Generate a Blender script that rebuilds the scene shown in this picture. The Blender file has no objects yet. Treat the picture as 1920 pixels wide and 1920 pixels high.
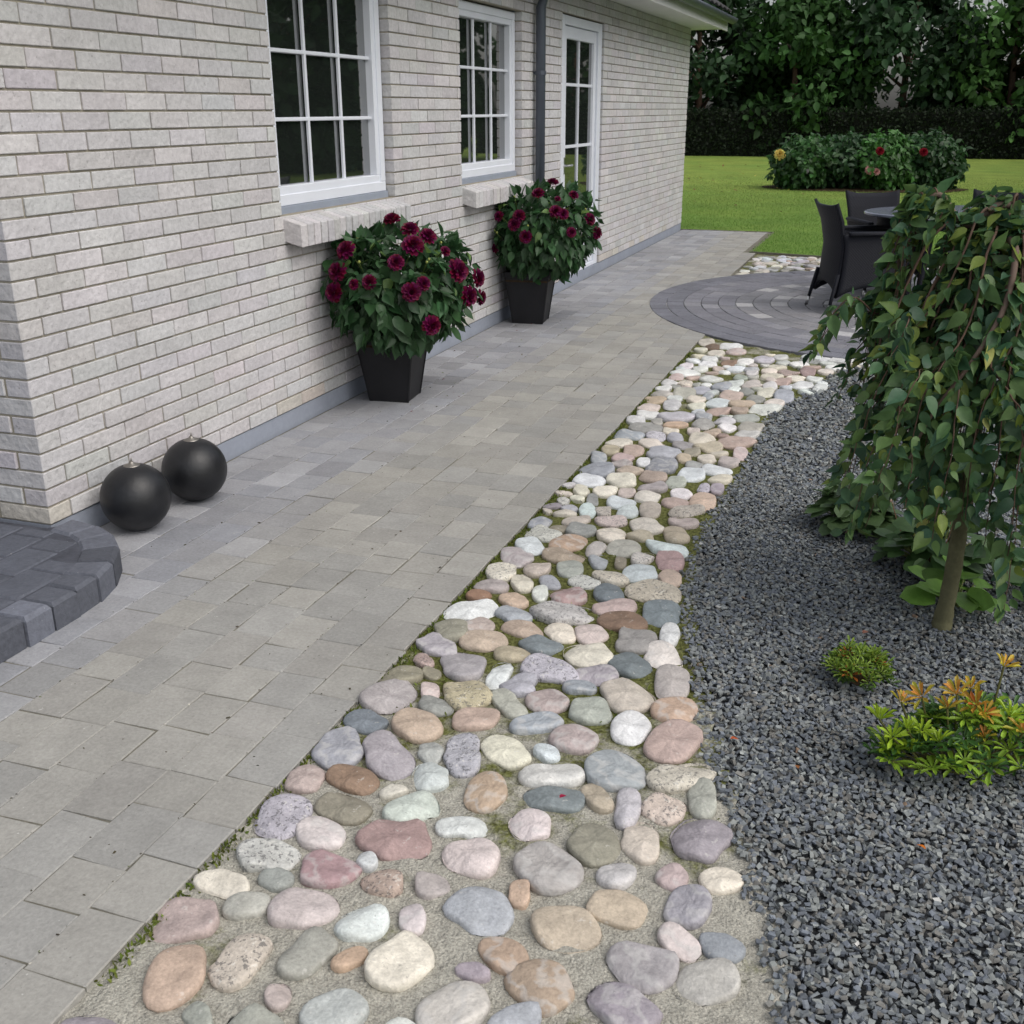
import bpy, math, random
import numpy as np
from mathutils import Vector, Matrix
R_ = math.radians
rng = np.random.default_rng(7)
random.seed(7)
scn = bpy.context.scene
col = scn.collection

# ------------------------------------------------------------------ camera, sky, sun, exposure
cd = bpy.data.cameras.new("camera"); cam = bpy.data.objects.new("camera", cd); col.objects.link(cam)
Fv = Vector((-0.31395152, 0.88236041, -0.35053466)); Rv = Vector((0.94246644, 0.33429037, -0.00263649)); Uv = Vector((-0.11485403, 0.33119489, 0.93654605))
m4 = Matrix.Identity(4)
for i in range(3):
    m4[i][0] = Rv[i]; m4[i][1] = Uv[i]; m4[i][2] = -Fv[i]
m4[0][3], m4[1][3], m4[2][3] = 2.77918, 0.0, 1.49118
cam.matrix_world = m4
cd.sensor_width = 36; cd.lens = 37.80; cd.clip_start = .05; cd.clip_end = 900
cd.dof.use_dof = True; cd.dof.focus_distance = 3.6; cd.dof.aperture_fstop = 16.0
scn.camera = cam
SUN_EL, SUN_AZ = 52.0, 105.0       # azimuth clockwise from +Y: the light comes from the garden side (+X)
w = bpy.data.worlds.new("World"); scn.world = w; w.use_nodes = True
wn = w.node_tree; wn.nodes.clear()
sky = wn.nodes.new("ShaderNodeTexSky"); sky.sky_type = 'NISHITA'; sky.sun_disc = False
sky.sun_elevation = R_(SUN_EL); sky.sun_rotation = R_(SUN_AZ); sky.dust_density = 4.0; sky.ozone_density = .6; sky.air_density = 1.0
hs = wn.nodes.new("ShaderNodeHueSaturation"); hs.inputs['Saturation'].default_value = .38
bg = wn.nodes.new("ShaderNodeBackground"); bg.inputs['Strength'].default_value = .15
wo = wn.nodes.new("ShaderNodeOutputWorld")
wn.links.new(sky.outputs[0], hs.inputs['Color']); wn.links.new(hs.outputs[0], bg.inputs[0]); wn.links.new(bg.outputs[0], wo.inputs[0])
sl = bpy.data.lights.new("sun", 'SUN'); sl.energy = .7; sl.angle = R_(80); sl.color = (1, .96, .9)
so = bpy.data.objects.new("sun", sl); col.objects.link(so)
sd = Vector((math.sin(R_(SUN_AZ))*math.cos(R_(SUN_EL)), math.cos(R_(SUN_AZ))*math.cos(R_(SUN_EL)), math.sin(R_(SUN_EL))))
so.rotation_euler = sd.to_track_quat('Z', 'Y').to_euler()
scn.view_settings.view_transform = 'Standard'; scn.view_settings.look = 'None'
scn.view_settings.exposure = 0.22; scn.view_settings.gamma = 1.0
scn.render.engine = 'CYCLES'
scn.cycles.max_bounces = 6; scn.cycles.diffuse_bounces = 3; scn.cycles.glossy_bounces = 3; scn.cycles.transmission_bounces = 3

# ------------------------------------------------------------------ helpers
def lin(r, g, b):
    f = lambda c: (c/255/12.92) if c/255 <= .04045 else ((c/255+.055)/1.055)**2.4
    return np.array([f(r), f(g), f(b)])

def mat(name, color=None, rough=.8, spec=.3, metal=0, bump=(), cvar=(), trans=0.0, speck=None, coat=0, vein=None, coord='Object'):
    """procedural material. color None -> mesh colour attribute. bump: list of (scale, distance, detail); cvar: list of (scale, lo, hi)"""
    m = bpy.data.materials.new(name); m.use_nodes = True
    nt = m.node_tree; N = nt.nodes; L = nt.links; N.clear()
    out = N.new("ShaderNodeOutputMaterial"); b = N.new("ShaderNodeBsdfPrincipled")
    b.inputs['Roughness'].default_value = rough; b.inputs['Metallic'].default_value = metal
    b.inputs['Specular IOR Level'].default_value = spec; b.inputs['Coat Weight'].default_value = coat
    tc = N.new("ShaderNodeTexCoord"); geo = N.new("ShaderNodeNewGeometry")
    P = tc.outputs['Object'] if coord == 'Object' else geo.outputs['Position']
    if color is None:
        a = N.new("ShaderNodeAttribute"); a.attribute_name = "Col"; c = a.outputs['Color']
    else:
        a = N.new("ShaderNodeRGB"); a.outputs[0].default_value = (*color, 1); c = a.outputs[0]
    for (sc, lo, hi) in cvar:
        n = N.new("ShaderNodeTexNoise"); n.inputs['Scale'].default_value = sc; n.inputs['Detail'].default_value = 6; n.inputs['Roughness'].default_value = .65
        L.new(P, n.inputs['Vector'])
        r = N.new("ShaderNodeMapRange"); r.inputs[1].default_value = .3; r.inputs[2].default_value = .7; r.inputs[3].default_value = lo; r.inputs[4].default_value = hi
        L.new(n.outputs['Fac'], r.inputs[0])
        x = N.new("ShaderNodeMix"); x.data_type = 'RGBA'; x.blend_type = 'MULTIPLY'; x.inputs[0].default_value = 1
        L.new(c, x.inputs[6]); L.new(r.outputs[0], x.inputs[7]); c = x.outputs[2]
    if vein:
        n = N.new("ShaderNodeTexWave"); n.inputs['Scale'].default_value = vein[0]; n.inputs['Distortion'].default_value = 11; n.inputs['Detail'].default_value = 6; n.inputs['Detail Scale'].default_value = 2.4
        n.bands_direction = 'DIAGONAL'
        L.new(P, n.inputs['Vector'])
        r = N.new("ShaderNodeMapRange"); r.inputs[1].default_value = .6; r.inputs[2].default_value = 1.0; r.inputs[3].default_value = 0; r.inputs[4].default_value = vein[2]
        L.new(n.outputs['Fac'], r.inputs[0])
        x = N.new("ShaderNodeMix"); x.data_type = 'RGBA'; x.inputs[7].default_value = (*vein[1], 1)
        L.new(r.outputs[0], x.inputs[0]); L.new(c, x.inputs[6]); c = x.outputs[2]
    if speck:
        for (sc, th, sc_col, amt) in speck:
            n = N.new("ShaderNodeTexNoise"); n.inputs['Scale'].default_value = sc; n.inputs['Detail'].default_value = 2; n.inputs['Roughness'].default_value = .8
            L.new(P, n.inputs['Vector'])
            r = N.new("ShaderNodeMapRange"); r.inputs[1].default_value = th; r.inputs[2].default_value = th+.05; r.inputs[3].default_value = 0; r.inputs[4].default_value = amt
            L.new(n.outputs['Fac'], r.inputs[0])
            x = N.new("ShaderNodeMix"); x.data_type = 'RGBA'; x.inputs[7].default_value = (*sc_col, 1)
            L.new(r.outputs[0], x.inputs[0]); L.new(c, x.inputs[6]); c = x.outputs[2]
    L.new(c, b.inputs['Base Color'])
    prev = None
    for (sc, dist, det) in bump:
        n = N.new("ShaderNodeTexNoise"); n.inputs['Scale'].default_value = sc; n.inputs['Detail'].default_value = det
        L.new(P, n.inputs['Vector'])
        u = N.new("ShaderNodeBump"); u.inputs['Strength'].default_value = 1; u.inputs['Distance'].default_value = dist
        L.new(n.outputs['Fac'], u.inputs['Height'])
        if prev: L.new(prev, u.inputs['Normal'])
        prev = u.outputs[0]
    if prev: L.new(prev, b.inputs['Normal'])
    if trans > 0:
        t = N.new("ShaderNodeBsdfTranslucent"); x = N.new("ShaderNodeMixShader"); x.inputs[0].default_value = trans
        L.new(c, t.inputs['Color']); L.new(b.outputs[0], x.inputs[1]); L.new(t.outputs[0], x.inputs[2]); L.new(x.outputs[0], out.inputs[0])
    else:
        L.new(b.outputs[0], out.inputs[0])
    m['bsdf'] = 1
    return m

def nodes_of(m): return m.node_tree.nodes, m.node_tree.links

def mesh_data(name, V, Fs, cols=None, smooth=False):
    """V (n,3); Fs list of int arrays (k,3|4); cols: list of (k,3) matching Fs (per face) or None"""
    me = bpy.data.meshes.new(name)
    V = np.asarray(V, dtype=np.float32)
    Fs = [np.asarray(f, dtype=np.int32) for f in Fs if len(f)]
    me.vertices.add(len(V)); me.vertices.foreach_set("co", V.ravel())
    loops = np.concatenate([f.ravel() for f in Fs]); nl = len(loops)
    sizes = np.concatenate([np.full(len(f), f.shape[1], dtype=np.int32) for f in Fs])
    starts = np.concatenate([[0], np.cumsum(sizes)[:-1]]).astype(np.int32)
    me.loops.add(nl); me.loops.foreach_set("vertex_index", loops)
    me.polygons.add(len(sizes)); me.polygons.foreach_set("loop_start", starts)
    try: me.polygons.foreach_set("loop_total", sizes)
    except Exception: pass
    me.polygons.foreach_set("use_smooth", np.full(len(sizes), bool(smooth)))
    me.update(calc_edges=True); me.validate()
    if cols is not None:
        fc = np.concatenate([np.asarray(c, dtype=np.float32) for c in cols])
        lc = np.repeat(fc, sizes, axis=0); lc = np.concatenate([lc, np.ones((len(lc), 1), np.float32)], 1)
        at = me.color_attributes.new("Col", 'FLOAT_COLOR', 'CORNER'); at.data.foreach_set("color", lc.ravel())
    return me

class MB:
    """mesh builder"""
    def __init__(s): s.V = []; s.n = 0; s.F = {3: [], 4: []}; s.C = {3: [], 4: []}; s.big = []
    def add(s, V, F, c=(1, 1, 1)):
        V = np.asarray(V, float)
        for f in F:
            f = np.asarray(f)
            if f.ndim == 1: f = f[None]
            k = f.shape[1]
            cc = np.asarray(c, float)
            if cc.ndim == 1: cc = np.repeat(cc[None], len(f), 0)
            s.F[k].append(f + s.n); s.C[k].append(cc)
        s.V.append(V); s.n += len(V)
    def data(s, name, smooth=False):
        Fs = []; Cs = []
        for k in (3, 4):
            if s.F[k]: Fs.append(np.concatenate(s.F[k])); Cs.append(np.concatenate(s.C[k]))
        return mesh_data(name, np.concatenate(s.V), Fs, Cs, smooth)
    def build(s, name, m, parent=None, smooth=False, loc=None):
        return link(name, s.data(name, smooth), m, parent, loc)
    # --- shapes
    def box(s, lo, hi, c=(1, 1, 1), bev=0, Mx=None):
        (x0, y0, z0), (x1, y1, z1) = lo, hi
        if bev <= 0:
            V = np.array([[x, y, z] for x in (x0, x1) for y in (y0, y1) for z in (z0, z1)], float)
            F = np.array([[0, 1, 3, 2], [4, 6, 7, 5], [0, 4, 5, 1], [2, 3, 7, 6], [0, 2, 6, 4], [1, 5, 7, 3]])
            if Mx is not None: V = V @ Mx[0].T + Mx[1]
            s.add(V, [F], c); return
        b = bev; V = []; idx = {}
        for ix, x in enumerate((x0, x1)):
            for iy, y in enumerate((y0, y1)):
                for iz, z in enumerate((z0, z1)):
                    sx, sy, sz = (1, -1)[ix], (1, -1)[iy], (1, -1)[iz]
                    for a in range(3):
                        v = [x+sx*b, y+sy*b, z+sz*b]; v[a] = (x, y, z)[a]
                        idx[(ix, iy, iz, a)] = len(V); V.append(v)
        F4 = []; F3 = []
        for a in range(3):
            o = [i for i in range(3) if i != a]
            for e in (0, 1):
                q = []
                for (p_, r_) in ((0, 0), (1, 0), (1, 1), (0, 1)):
                    k = [0, 0, 0]; k[a] = e; k[o[0]] = p_; k[o[1]] = r_; q.append(idx[(*k, a)])
                F4.append(q)
        for a in range(3):   # edges along axis a
            o = [i for i in range(3) if i != a]
            for p_ in (0, 1):
                for r_ in (0, 1):
                    k0 = [0, 0, 0]; k0[o[0]] = p_; k0[o[1]] = r_; k1 = list(k0); k1[a] = 1
                    F4.append([idx[(*k0, o[0])], idx[(*k1, o[0])], idx[(*k1, o[1])], idx[(*k0, o[1])]])
        for k in [(a, b_, c_) for a in (0, 1) for b_ in (0, 1) for c_ in (0, 1)]:
            F3.append([idx[(*k, 0)], idx[(*k, 1)], idx[(*k, 2)]])
        V = np.array(V, float)
        cen = V.mean(0)
        def fix(F):
            F = np.array(F); A = V[F[:, 1]]-V[F[:, 0]]; B = V[F[:, 2]]-V[F[:, 0]]
            n = np.cross(A, B); m = V[F].mean(1)-cen; fl = (n*m).sum(1) < 0
            F[fl] = F[fl][:, ::-1]; return F
        F4 = fix(F4); F3 = fix(F3)
        if Mx is not None: V = V @ Mx[0].T + Mx[1]
        s.add(V, [F4, F3], c)
    def tube(s, pts, rad, n=8, c=(1, 1, 1), caps=True):
        P = np.asarray(pts, float); k = len(P)
        rad = np.full(k, rad) if np.isscalar(rad) else np.asarray(rad)
        T = np.gradient(P, axis=0); T /= np.linalg.norm(T, axis=1)[:, None]+1e-12
        up = np.array([0, 0, 1.]) if abs(T[0][2]) < .9 else np.array([1., 0, 0])
        rows = []
        a = np.cross(T[0], up); a /= np.linalg.norm(a)
        th = np.linspace(0, 2*np.pi, n, endpoint=False)
        for i in range(k):
            a = a-T[i]*(a@T[i]); a /= np.linalg.norm(a)+1e-12; b = np.cross(T[i], a)
            rows.append(P[i]+rad[i]*(np.cos(th)[:, None]*a+np.sin(th)[:, None]*b))
        V = np.concatenate(rows)
        i, j = np.meshgrid(np.arange(k-1), np.arange(n), indexing='ij'); i = i.ravel(); j = j.ravel(); j2 = (j+1) % n
        F = np.stack([i*n+j, i*n+j2, (i+1)*n+j2, (i+1)*n+j], 1)
        Fs = [F]
        if caps:
            V = np.concatenate([V, P[:1], P[-1:]]); a0 = len(V)-2; a1 = len(V)-1
            jj = np.arange(n); j2 = (jj+1) % n
            Fs.append(np.concatenate([np.stack([np.full(n, a0), j2, jj], 1), np.stack([np.full(n, a1), (k-1)*n+jj, (k-1)*n+j2], 1)]))
        s.add(V, Fs, c)
    def lathe(s, prof, n=32, c=(1, 1, 1), cen=(0, 0, 0), sx=1, sy=1):
        prof = np.asarray(prof, float); th = np.linspace(0, 2*np.pi, n, endpoint=False); k = len(prof)
        V = np.stack([np.outer(prof[:, 0], np.cos(th))*sx+cen[0], np.outer(prof[:, 0], np.sin(th))*sy+cen[1], np.repeat(prof[:, 1][:, None], n, 1)+cen[2]], -1).reshape(-1, 3)
        i, j = np.meshgrid(np.arange(k-1), np.arange(n), indexing='ij'); i = i.ravel(); j = j.ravel(); j2 = (j+1) % n
        s.add(V, [np.stack([i*n+j, i*n+j2, (i+1)*n+j2, (i+1)*n+j], 1)], c)
    def sheet(s, G, thick, c=(1, 1, 1)):
        """solid shell from a grid (n,m,3)"""
        G = np.asarray(G, float); n, m = G.shape[:2]
        du = np.gradient(G, axis=0); dv = np.gradient(G, axis=1); nn = np.cross(du, dv); nn /= np.linalg.norm(nn, axis=2)[..., None]+1e-12
        A = (G+nn*thick/2).reshape(-1, 3); B = (G-nn*thick/2).reshape(-1, 3); o = n*m
        i, j = np.meshgrid(np.arange(n-1), np.arange(m-1), indexing='ij'); i = i.ravel(); j = j.ravel()
        q = np.stack([i*m+j, (i+1)*m+j, (i+1)*m+j+1, i*m+j+1], 1)
        F = [q, q[:, ::-1]+o]
        e = []
        ring = [(a, 0) for a in range(n)]+[(n-1, b) for b in range(1, m)]+[(a, m-1) for a in range(n-2, -1, -1)]+[(0, b) for b in range(m-2, 0, -1)]
        ids = [a*m+b for a, b in ring]
        for k in range(len(ids)):
            a, b = ids[k], ids[(k+1) % len(ids)]; e.append([a, a+o, b+o, b])
        s.add(np.concatenate([A, B]), F+[np.array(e)], c)

def link(name, me, m, parent=None, loc=None):
    o = bpy.data.objects.new(name, me); col.objects.link(o)
    if m is not None: me.materials.append(m)
    if parent is not None: o.parent = parent
    if loc is not None: o.location = loc
    return o
def tag(o, label=None, cat=None, group=None, kind=None):
    if label: o['label'] = label
    if cat: o['category'] = cat
    if group: o['group'] = group
    if kind: o['kind'] = kind
    return o
def empty(name, loc=(0, 0, 0), rz=0):
    o = bpy.data.objects.new(name, None); o.empty_display_size = .1; col.objects.link(o); o.location = loc; o.rotation_euler = (0, 0, rz); return o

def frames(D, Nn):
    D = D/(np.linalg.norm(D, axis=1)[:, None]+1e-9)
    Z = Nn-D*(Nn*D).sum(1)[:, None]; Z /= np.linalg.norm(Z, axis=1)[:, None]+1e-9
    Y = np.cross(Z, D); return np.stack([D, Y, Z], 2)          # columns
def scatter(mb, TV, TF, P, M, S, C):
    """instances of a template baked into mb. P (n,3), M (n,3,3), S (n,3), C (n,3)"""
    n = len(P); k = len(TV)
    V = np.einsum('nij,nkj->nki', M, TV[None]*S[:, None, :])+P[:, None, :]
    for F in TF:
        F = np.asarray(F)
        FF = (F[None]+(np.arange(n)*k)[:, None, None]).reshape(-1, F.shape[1])
        mb.F[F.shape[1]].append(FF+mb.n); mb.C[F.shape[1]].append(np.repeat(C, len(F), 0))
    mb.V.append(V.reshape(-1, 3)); mb.n += n*k
def leaf_t(fold=.18, curl=.25, prof=(0, .72, 1.0, .62, 0), ts=(0, .22, .48, .76, 1.0), wave=0.0):
    V = []; n = len(ts); m = n-2
    for t in ts: V.append([t, 0, -curl*t*t*.5])
    for sgn in (1, -1):
        for k in range(1, n-1): V.append([ts[k]-.03*(ts[k] < .8), sgn*prof[k]*.5, -curl*ts[k]**2*.5+fold*prof[k]*.5+wave*math.sin(ts[k]*9+sgn)])
    L0 = n; R0 = n+m
    F3 = [[0, 1, L0], [n-2, n-1, L0+m-1], [0, R0, 1], [n-2, R0+m-1, n-1]]; F4 = []
    for k in range(1, n-2): F4 += [[k, k+1, L0+k, L0+k-1], [k, R0+k-1, R0+k, k+1]]
    return np.array(V, float), [np.array(F3), np.array(F4)]
LEAF = leaf_t(); LEAF2 = leaf_t(.1, .7); LEAF3 = leaf_t(.35, .15)
_p = (0, .55, .92, 1.0, .80, .45, .16, 0); _t = (0, .10, .25, .42, .60, .77, .89, 1.0)
FINE = [leaf_t(.20, .30, _p, _t, .012), leaf_t(.10, .75, _p, _t, .02), leaf_t(.38, .12, _p, _t, .01), leaf_t(.28, -.25, _p, _t, .03)]
def unit(v): v = np.asarray(v, float); return v/(np.linalg.norm(v, axis=-1)[..., None]+1e-9)
def rnd(n): return rng.normal(size=(n, 3))
def leafset(mb, P, D, Nn, ln, wd, C, thick=1.0, fine=False):
    TT = FINE if fine else (LEAF, LEAF2, LEAF3)
    n = len(P); M = frames(unit(D), unit(Nn)); k = rng.integers(0, len(TT), n)
    for i, T in enumerate(TT):
        q = k == i
        if q.any(): scatter(mb, T[0], T[1], P[q], M[q], np.stack([ln[q], wd[q], ln[q]*thick], 1), C[q])
def vary(base, n, v=.2, tint=.06):
    base = np.asarray(base, float)
    return np.clip(base*(1+rng.normal(size=(n, 1))*v)*(1+rng.normal(size=(n, 3))*tint), .003, .95)

# ------------------------------------------------------------------ materials
M = {}
M['brick'] = mat('brick', None, .9, .15, bump=((42, .006, 8), (9, .005, 4)), cvar=((1.1, .93, 1.04), (6, .9, 1.06), (45, .86, 1.1)), speck=((60, .66, (.2, .19, .18), .5),))
M['mortar'] = mat('mortar', lin(160, 154, 140), .95, .1, bump=((120, .003, 4),), cvar=((30, .8, 1.1),))
M['plinth'] = mat('plinth', lin(150, 156, 168), .85, .2, bump=((60, .001, 4),), cvar=((3, .9, 1.06), (40, .94, 1.04)))
M['paver'] = mat('paver', None, .86, .25, bump=((14, .0018, 5), (130, .0016, 5)), cvar=((2.2, .9, 1.06), (11, .9, 1.08), (90, .86, 1.12)), speck=((75, .69, (.12, .12, .11), .55), (52, .705, (.62, .61, .58), .6)))
M['dark_paver'] = mat('dark_paver', None, .8, .3, bump=((16, .004, 5), (120, .002, 5)), cvar=((5, .85, 1.1), (60, .8, 1.15)), speck=((70, .71, (.5, .5, .5), .45),))
M['dark_infill'] = mat('dark_infill', lin(80, 82, 90), .85, .2, bump=((60, .004, 5),), cvar=((12, .7, 1.2),))
M['sand_bits'] = mat('grit', None, .95, .1)
M['sand'] = mat('joint_sand', lin(122, 119, 108), .95, .1, bump=((160, .003, 4),), cvar=((20, .6, 1.2),))
def bed_mat():
    m = mat('cobble_bed', lin(176, 173, 162), .95, .1, bump=((150, .008, 5), (24, .012, 4)), cvar=((45, .72, 1.15), (230, .6, 1.35)))
    N, L = nodes_of(m); b = [n for n in N if n.type == 'BSDF_PRINCIPLED'][0]
    src = b.inputs['Base Color'].links[0].from_socket
    geo = [n for n in N if n.type == 'NEW_GEOMETRY'][0]
    n1 = N.new("ShaderNodeTexNoise"); n1.inputs['Scale'].default_value = 5.5; n1.inputs['Detail'].default_value = 7; n1.inputs['Roughness'].default_value = .75; L.new(geo.outputs['Position'], n1.inputs['Vector'])
    sp = N.new("ShaderNodeSeparateXYZ"); L.new(geo.outputs['Position'], sp.inputs[0])
    r1 = N.new("ShaderNodeMapRange"); r1.inputs[1].default_value = 1.7; r1.inputs[2].default_value = 3.0; r1.inputs[3].default_value = -.10; r1.inputs[4].default_value = .28; L.new(sp.outputs['Y'], r1.inputs[0])
    r2 = N.new("ShaderNodeMapRange"); r2.inputs[1].default_value = 4.6; r2.inputs[2].default_value = 6.2; r2.inputs[3].default_value = 0; r2.inputs[4].default_value = -.18; L.new(sp.outputs['Y'], r2.inputs[0])
    a1 = N.new("ShaderNodeMath"); L.new(n1.outputs['Fac'], a1.inputs[0]); L.new(r1.outputs[0], a1.inputs[1])
    a2 = N.new("ShaderNodeMath"); L.new(a1.outputs[0], a2.inputs[0]); L.new(r2.outputs[0], a2.inputs[1])
    r3 = N.new("ShaderNodeMapRange"); r3.inputs[1].default_value = .47; r3.inputs[2].default_value = .62; L.new(a2.outputs[0], r3.inputs[0])
    n2 = N.new("ShaderNodeTexNoise"); n2.inputs['Scale'].default_value = 90; n2.inputs['Detail'].default_value = 4; L.new(geo.outputs['Position'], n2.inputs['Vector'])
    rp = N.new("ShaderNodeValToRGB"); rp.color_ramp.elements[0].position = .3; rp.color_ramp.elements[0].color = (*lin(66, 66, 34), 1); rp.color_ramp.elements[1].position = .7; rp.color_ramp.elements[1].color = (*lin(122, 126, 76), 1)
    L.new(n2.outputs['Fac'], rp.inputs[0])
    x = N.new("ShaderNodeMix"); x.data_type = 'RGBA'; L.new(r3.outputs[0], x.inputs[0]); L.new(src, x.inputs[6]); L.new(rp.outputs[0], x.inputs[7]); L.new(x.outputs[2], b.inputs['Base Color'])
    return m
M['bed'] = bed_mat()
M['stone'] = mat('cobblestone', None, .68, .3, bump=((28, .006, 5), (130, .002, 5)), cvar=((11, .78, 1.14), (34, .84, 1.12), (150, .82, 1.15)), speck=((95, .66, (.16, .15, .14), .4), (48, .66, (.66, .64, .6), .35)))
M['stone_speck'] = mat('speckled_cobblestone', None, .7, .3, bump=((28, .007, 5), (140, .003, 5)), cvar=((14, .78, 1.14), (120, .8, 1.15)), speck=((85, .56, (.10, .10, .10), .65), (60, .62, (.7, .68, .62), .5)))
M['stone_vein'] = mat('veined_cobblestone', None, .68, .3, bump=((28, .007, 5), (120, .002, 5)), cvar=((12, .76, 1.14), (90, .82, 1.14)), vein=(5.5, (.56, .55, .53), .42), speck=((90, .68, (.14, .14, .14), .3),))
M['chip'] = mat('slate_chips', None, .75, .35, bump=((120, .0015, 3),), cvar=((70, .8, 1.2),))
M['chip_bed'] = mat('gravel_bed', lin(62, 64, 66), .9, .1, bump=((90, .008, 3),), cvar=((90, .5, 1.4),))
def lawn_mat():
    m = mat('lawn', lin(114, 144, 68), .95, .1, bump=((60, .02, 4),), cvar=((180, .7, 1.25), (14, .82, 1.1), (1.3, .76, 1.12)))
    N, L = nodes_of(m); b = [n for n in N if n.type == 'BSDF_PRINCIPLED'][0]
    src = b.inputs['Base Color'].links[0].from_socket; geo = [n for n in N if n.type == 'NEW_GEOMETRY'][0]
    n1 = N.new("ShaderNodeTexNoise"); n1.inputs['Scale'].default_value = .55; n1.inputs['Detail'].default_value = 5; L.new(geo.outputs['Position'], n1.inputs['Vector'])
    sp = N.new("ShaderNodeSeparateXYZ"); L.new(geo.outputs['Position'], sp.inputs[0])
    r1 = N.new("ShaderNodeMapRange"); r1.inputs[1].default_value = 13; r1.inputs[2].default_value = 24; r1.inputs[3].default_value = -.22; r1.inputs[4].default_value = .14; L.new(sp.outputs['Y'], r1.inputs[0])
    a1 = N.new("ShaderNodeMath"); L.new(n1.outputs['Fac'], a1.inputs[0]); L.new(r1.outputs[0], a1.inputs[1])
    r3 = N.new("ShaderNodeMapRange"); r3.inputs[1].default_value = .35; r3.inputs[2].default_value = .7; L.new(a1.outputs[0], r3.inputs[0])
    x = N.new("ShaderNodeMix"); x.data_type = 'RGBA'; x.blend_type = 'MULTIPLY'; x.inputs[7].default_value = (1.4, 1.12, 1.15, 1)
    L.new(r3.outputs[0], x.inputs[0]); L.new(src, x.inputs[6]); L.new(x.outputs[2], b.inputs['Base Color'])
    return m
M['lawn'] = lawn_mat()
M['blade'] = mat('grass_blades', None, .7, .2, trans=.3)
M['soil'] = mat('soil', lin(70, 58, 44), .95, .1, bump=((40, .02, 5),), cvar=((30, .6, 1.3),))
M['leaf'] = mat('leaf', None, .45, .4, trans=.32, bump=((55, .0015, 3),), cvar=((38, .8, 1.15),))
M['far_leaf'] = mat('tree_leaf', None, .6, .25, trans=.25)
M['petal'] = mat('petal', None, .55, .3, trans=.15, cvar=((60, .8, 1.15),))
M['bark'] = mat('bark', lin(104, 84, 70), .85, .2, bump=((30, .004, 5), (120, .002, 3)), cvar=((18, .7, 1.2),))
M['stem_bark'] = mat('stem_bark', lin(108, 106, 80), .85, .2, bump=((14, .004, 5), (160, .0015, 3)), cvar=((9, .75, 1.15), (60, .85, 1.1)))
M['twig'] = mat('twig', None, .75, .25, bump=((90, .001, 3),))
M['pot'] = mat('planter_black', lin(30, 30, 33), .55, .35, bump=((90, .0006, 4),), cvar=((8, .8, 1.2),))
M['ball'] = mat('ball_black', lin(26, 27, 30), .42, .5, bump=((60, .0008, 4),), cvar=((7, .7, 1.35), (40, .85, 1.15)))
M['steel'] = mat('steel', (.62, .62, .62), .28, .5, metal=1, bump=((90, .0003, 2),))
M['pewter'] = mat('pewter', (.35, .33, .3), .45, .5, metal=1)
M['white'] = mat('white_paint', lin(226, 230, 238), .4, .4, cvar=((5, .95, 1.02),), bump=((70, .0002, 3),))
M['grey_trim'] = mat('grey_flashing', lin(150, 158, 172), .5, .4, cvar=((8, .92, 1.04),))
M['pipe'] = mat('zinc_pipe', lin(92, 99, 110), .45, .5, metal=.4, cvar=((6, .85, 1.1),))
M['glass'] = mat('window_glass', (.02, .025, .022), .02, .9)
M['glass'].node_tree.nodes['Principled BSDF'].inputs['IOR'].default_value = 2.8 if 'Principled BSDF' in M['glass'].node_tree.nodes else 1.5
M['tile'] = mat('roof_tile', lin(74, 72, 74), .75, .3, bump=((40, .003, 4),), cvar=((3, .8, 1.15), (30, .85, 1.1)))
M['soffit'] = mat('soffit', lin(214, 214, 212), .6, .3, cvar=((4, .94, 1.03),))
def rattan():
    m = mat('rattan', lin(19, 22, 33), .55, .3)
    N, L = nodes_of(m); b = [n for n in N if n.type == 'BSDF_PRINCIPLED'][0]; tc = [n for n in N if n.type == 'TEX_COORD'][0]
    w1 = N.new("ShaderNodeTexWave"); w1.bands_direction = 'Z'; w1.inputs['Scale'].default_value = 48; w1.inputs['Distortion'].default_value = .3; L.new(tc.outputs['Object'], w1.inputs['Vector'])
    w2 = N.new("ShaderNodeTexWave"); w2.bands_direction = 'DIAGONAL'; w2.inputs['Scale'].default_value = 30; L.new(tc.outputs['Object'], w2.inputs['Vector'])
    mx = N.new("ShaderNodeMath"); mx.operation = 'MULTIPLY'; L.new(w1.outputs['Fac'], mx.inputs[0]); L.new(w2.outputs['Fac'], mx.inputs[1])
    ad = N.new("ShaderNodeMath"); L.new(mx.outputs[0], ad.inputs[0]); L.new(w1.outputs['Fac'], ad.inputs[1])
    u = N.new("ShaderNodeBump"); u.inputs['Distance'].default_value = .002; u.inputs['Strength'].default_value = .7; L.new(ad.outputs[0], u.inputs['Height']); L.new(u.outputs[0], b.inputs['Normal'])
    r = N.new("ShaderNodeMapRange"); r.inputs[1].default_value = 0; r.inputs[2].default_value = 2; r.inputs[3].default_value = .6; r.inputs[4].default_value = 1.35; L.new(ad.outputs[0], r.inputs[0])
    x = N.new("ShaderNodeMix"); x.data_type = 'RGBA'; x.blend_type = 'MULTIPLY'; x.inputs[0].default_value = 1
    src = b.inputs['Base Color'].links[0].from_socket; L.new(src, x.inputs[6]); L.new(r.outputs[0], x.inputs[7]); L.new(x.outputs[2], b.inputs['Base Color'])
    return m
M['rattan'] = rattan()
M['table_top'] = mat('table_top', lin(124, 130, 144), .12, .8, cvar=((10, .9, 1.1),))

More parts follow.
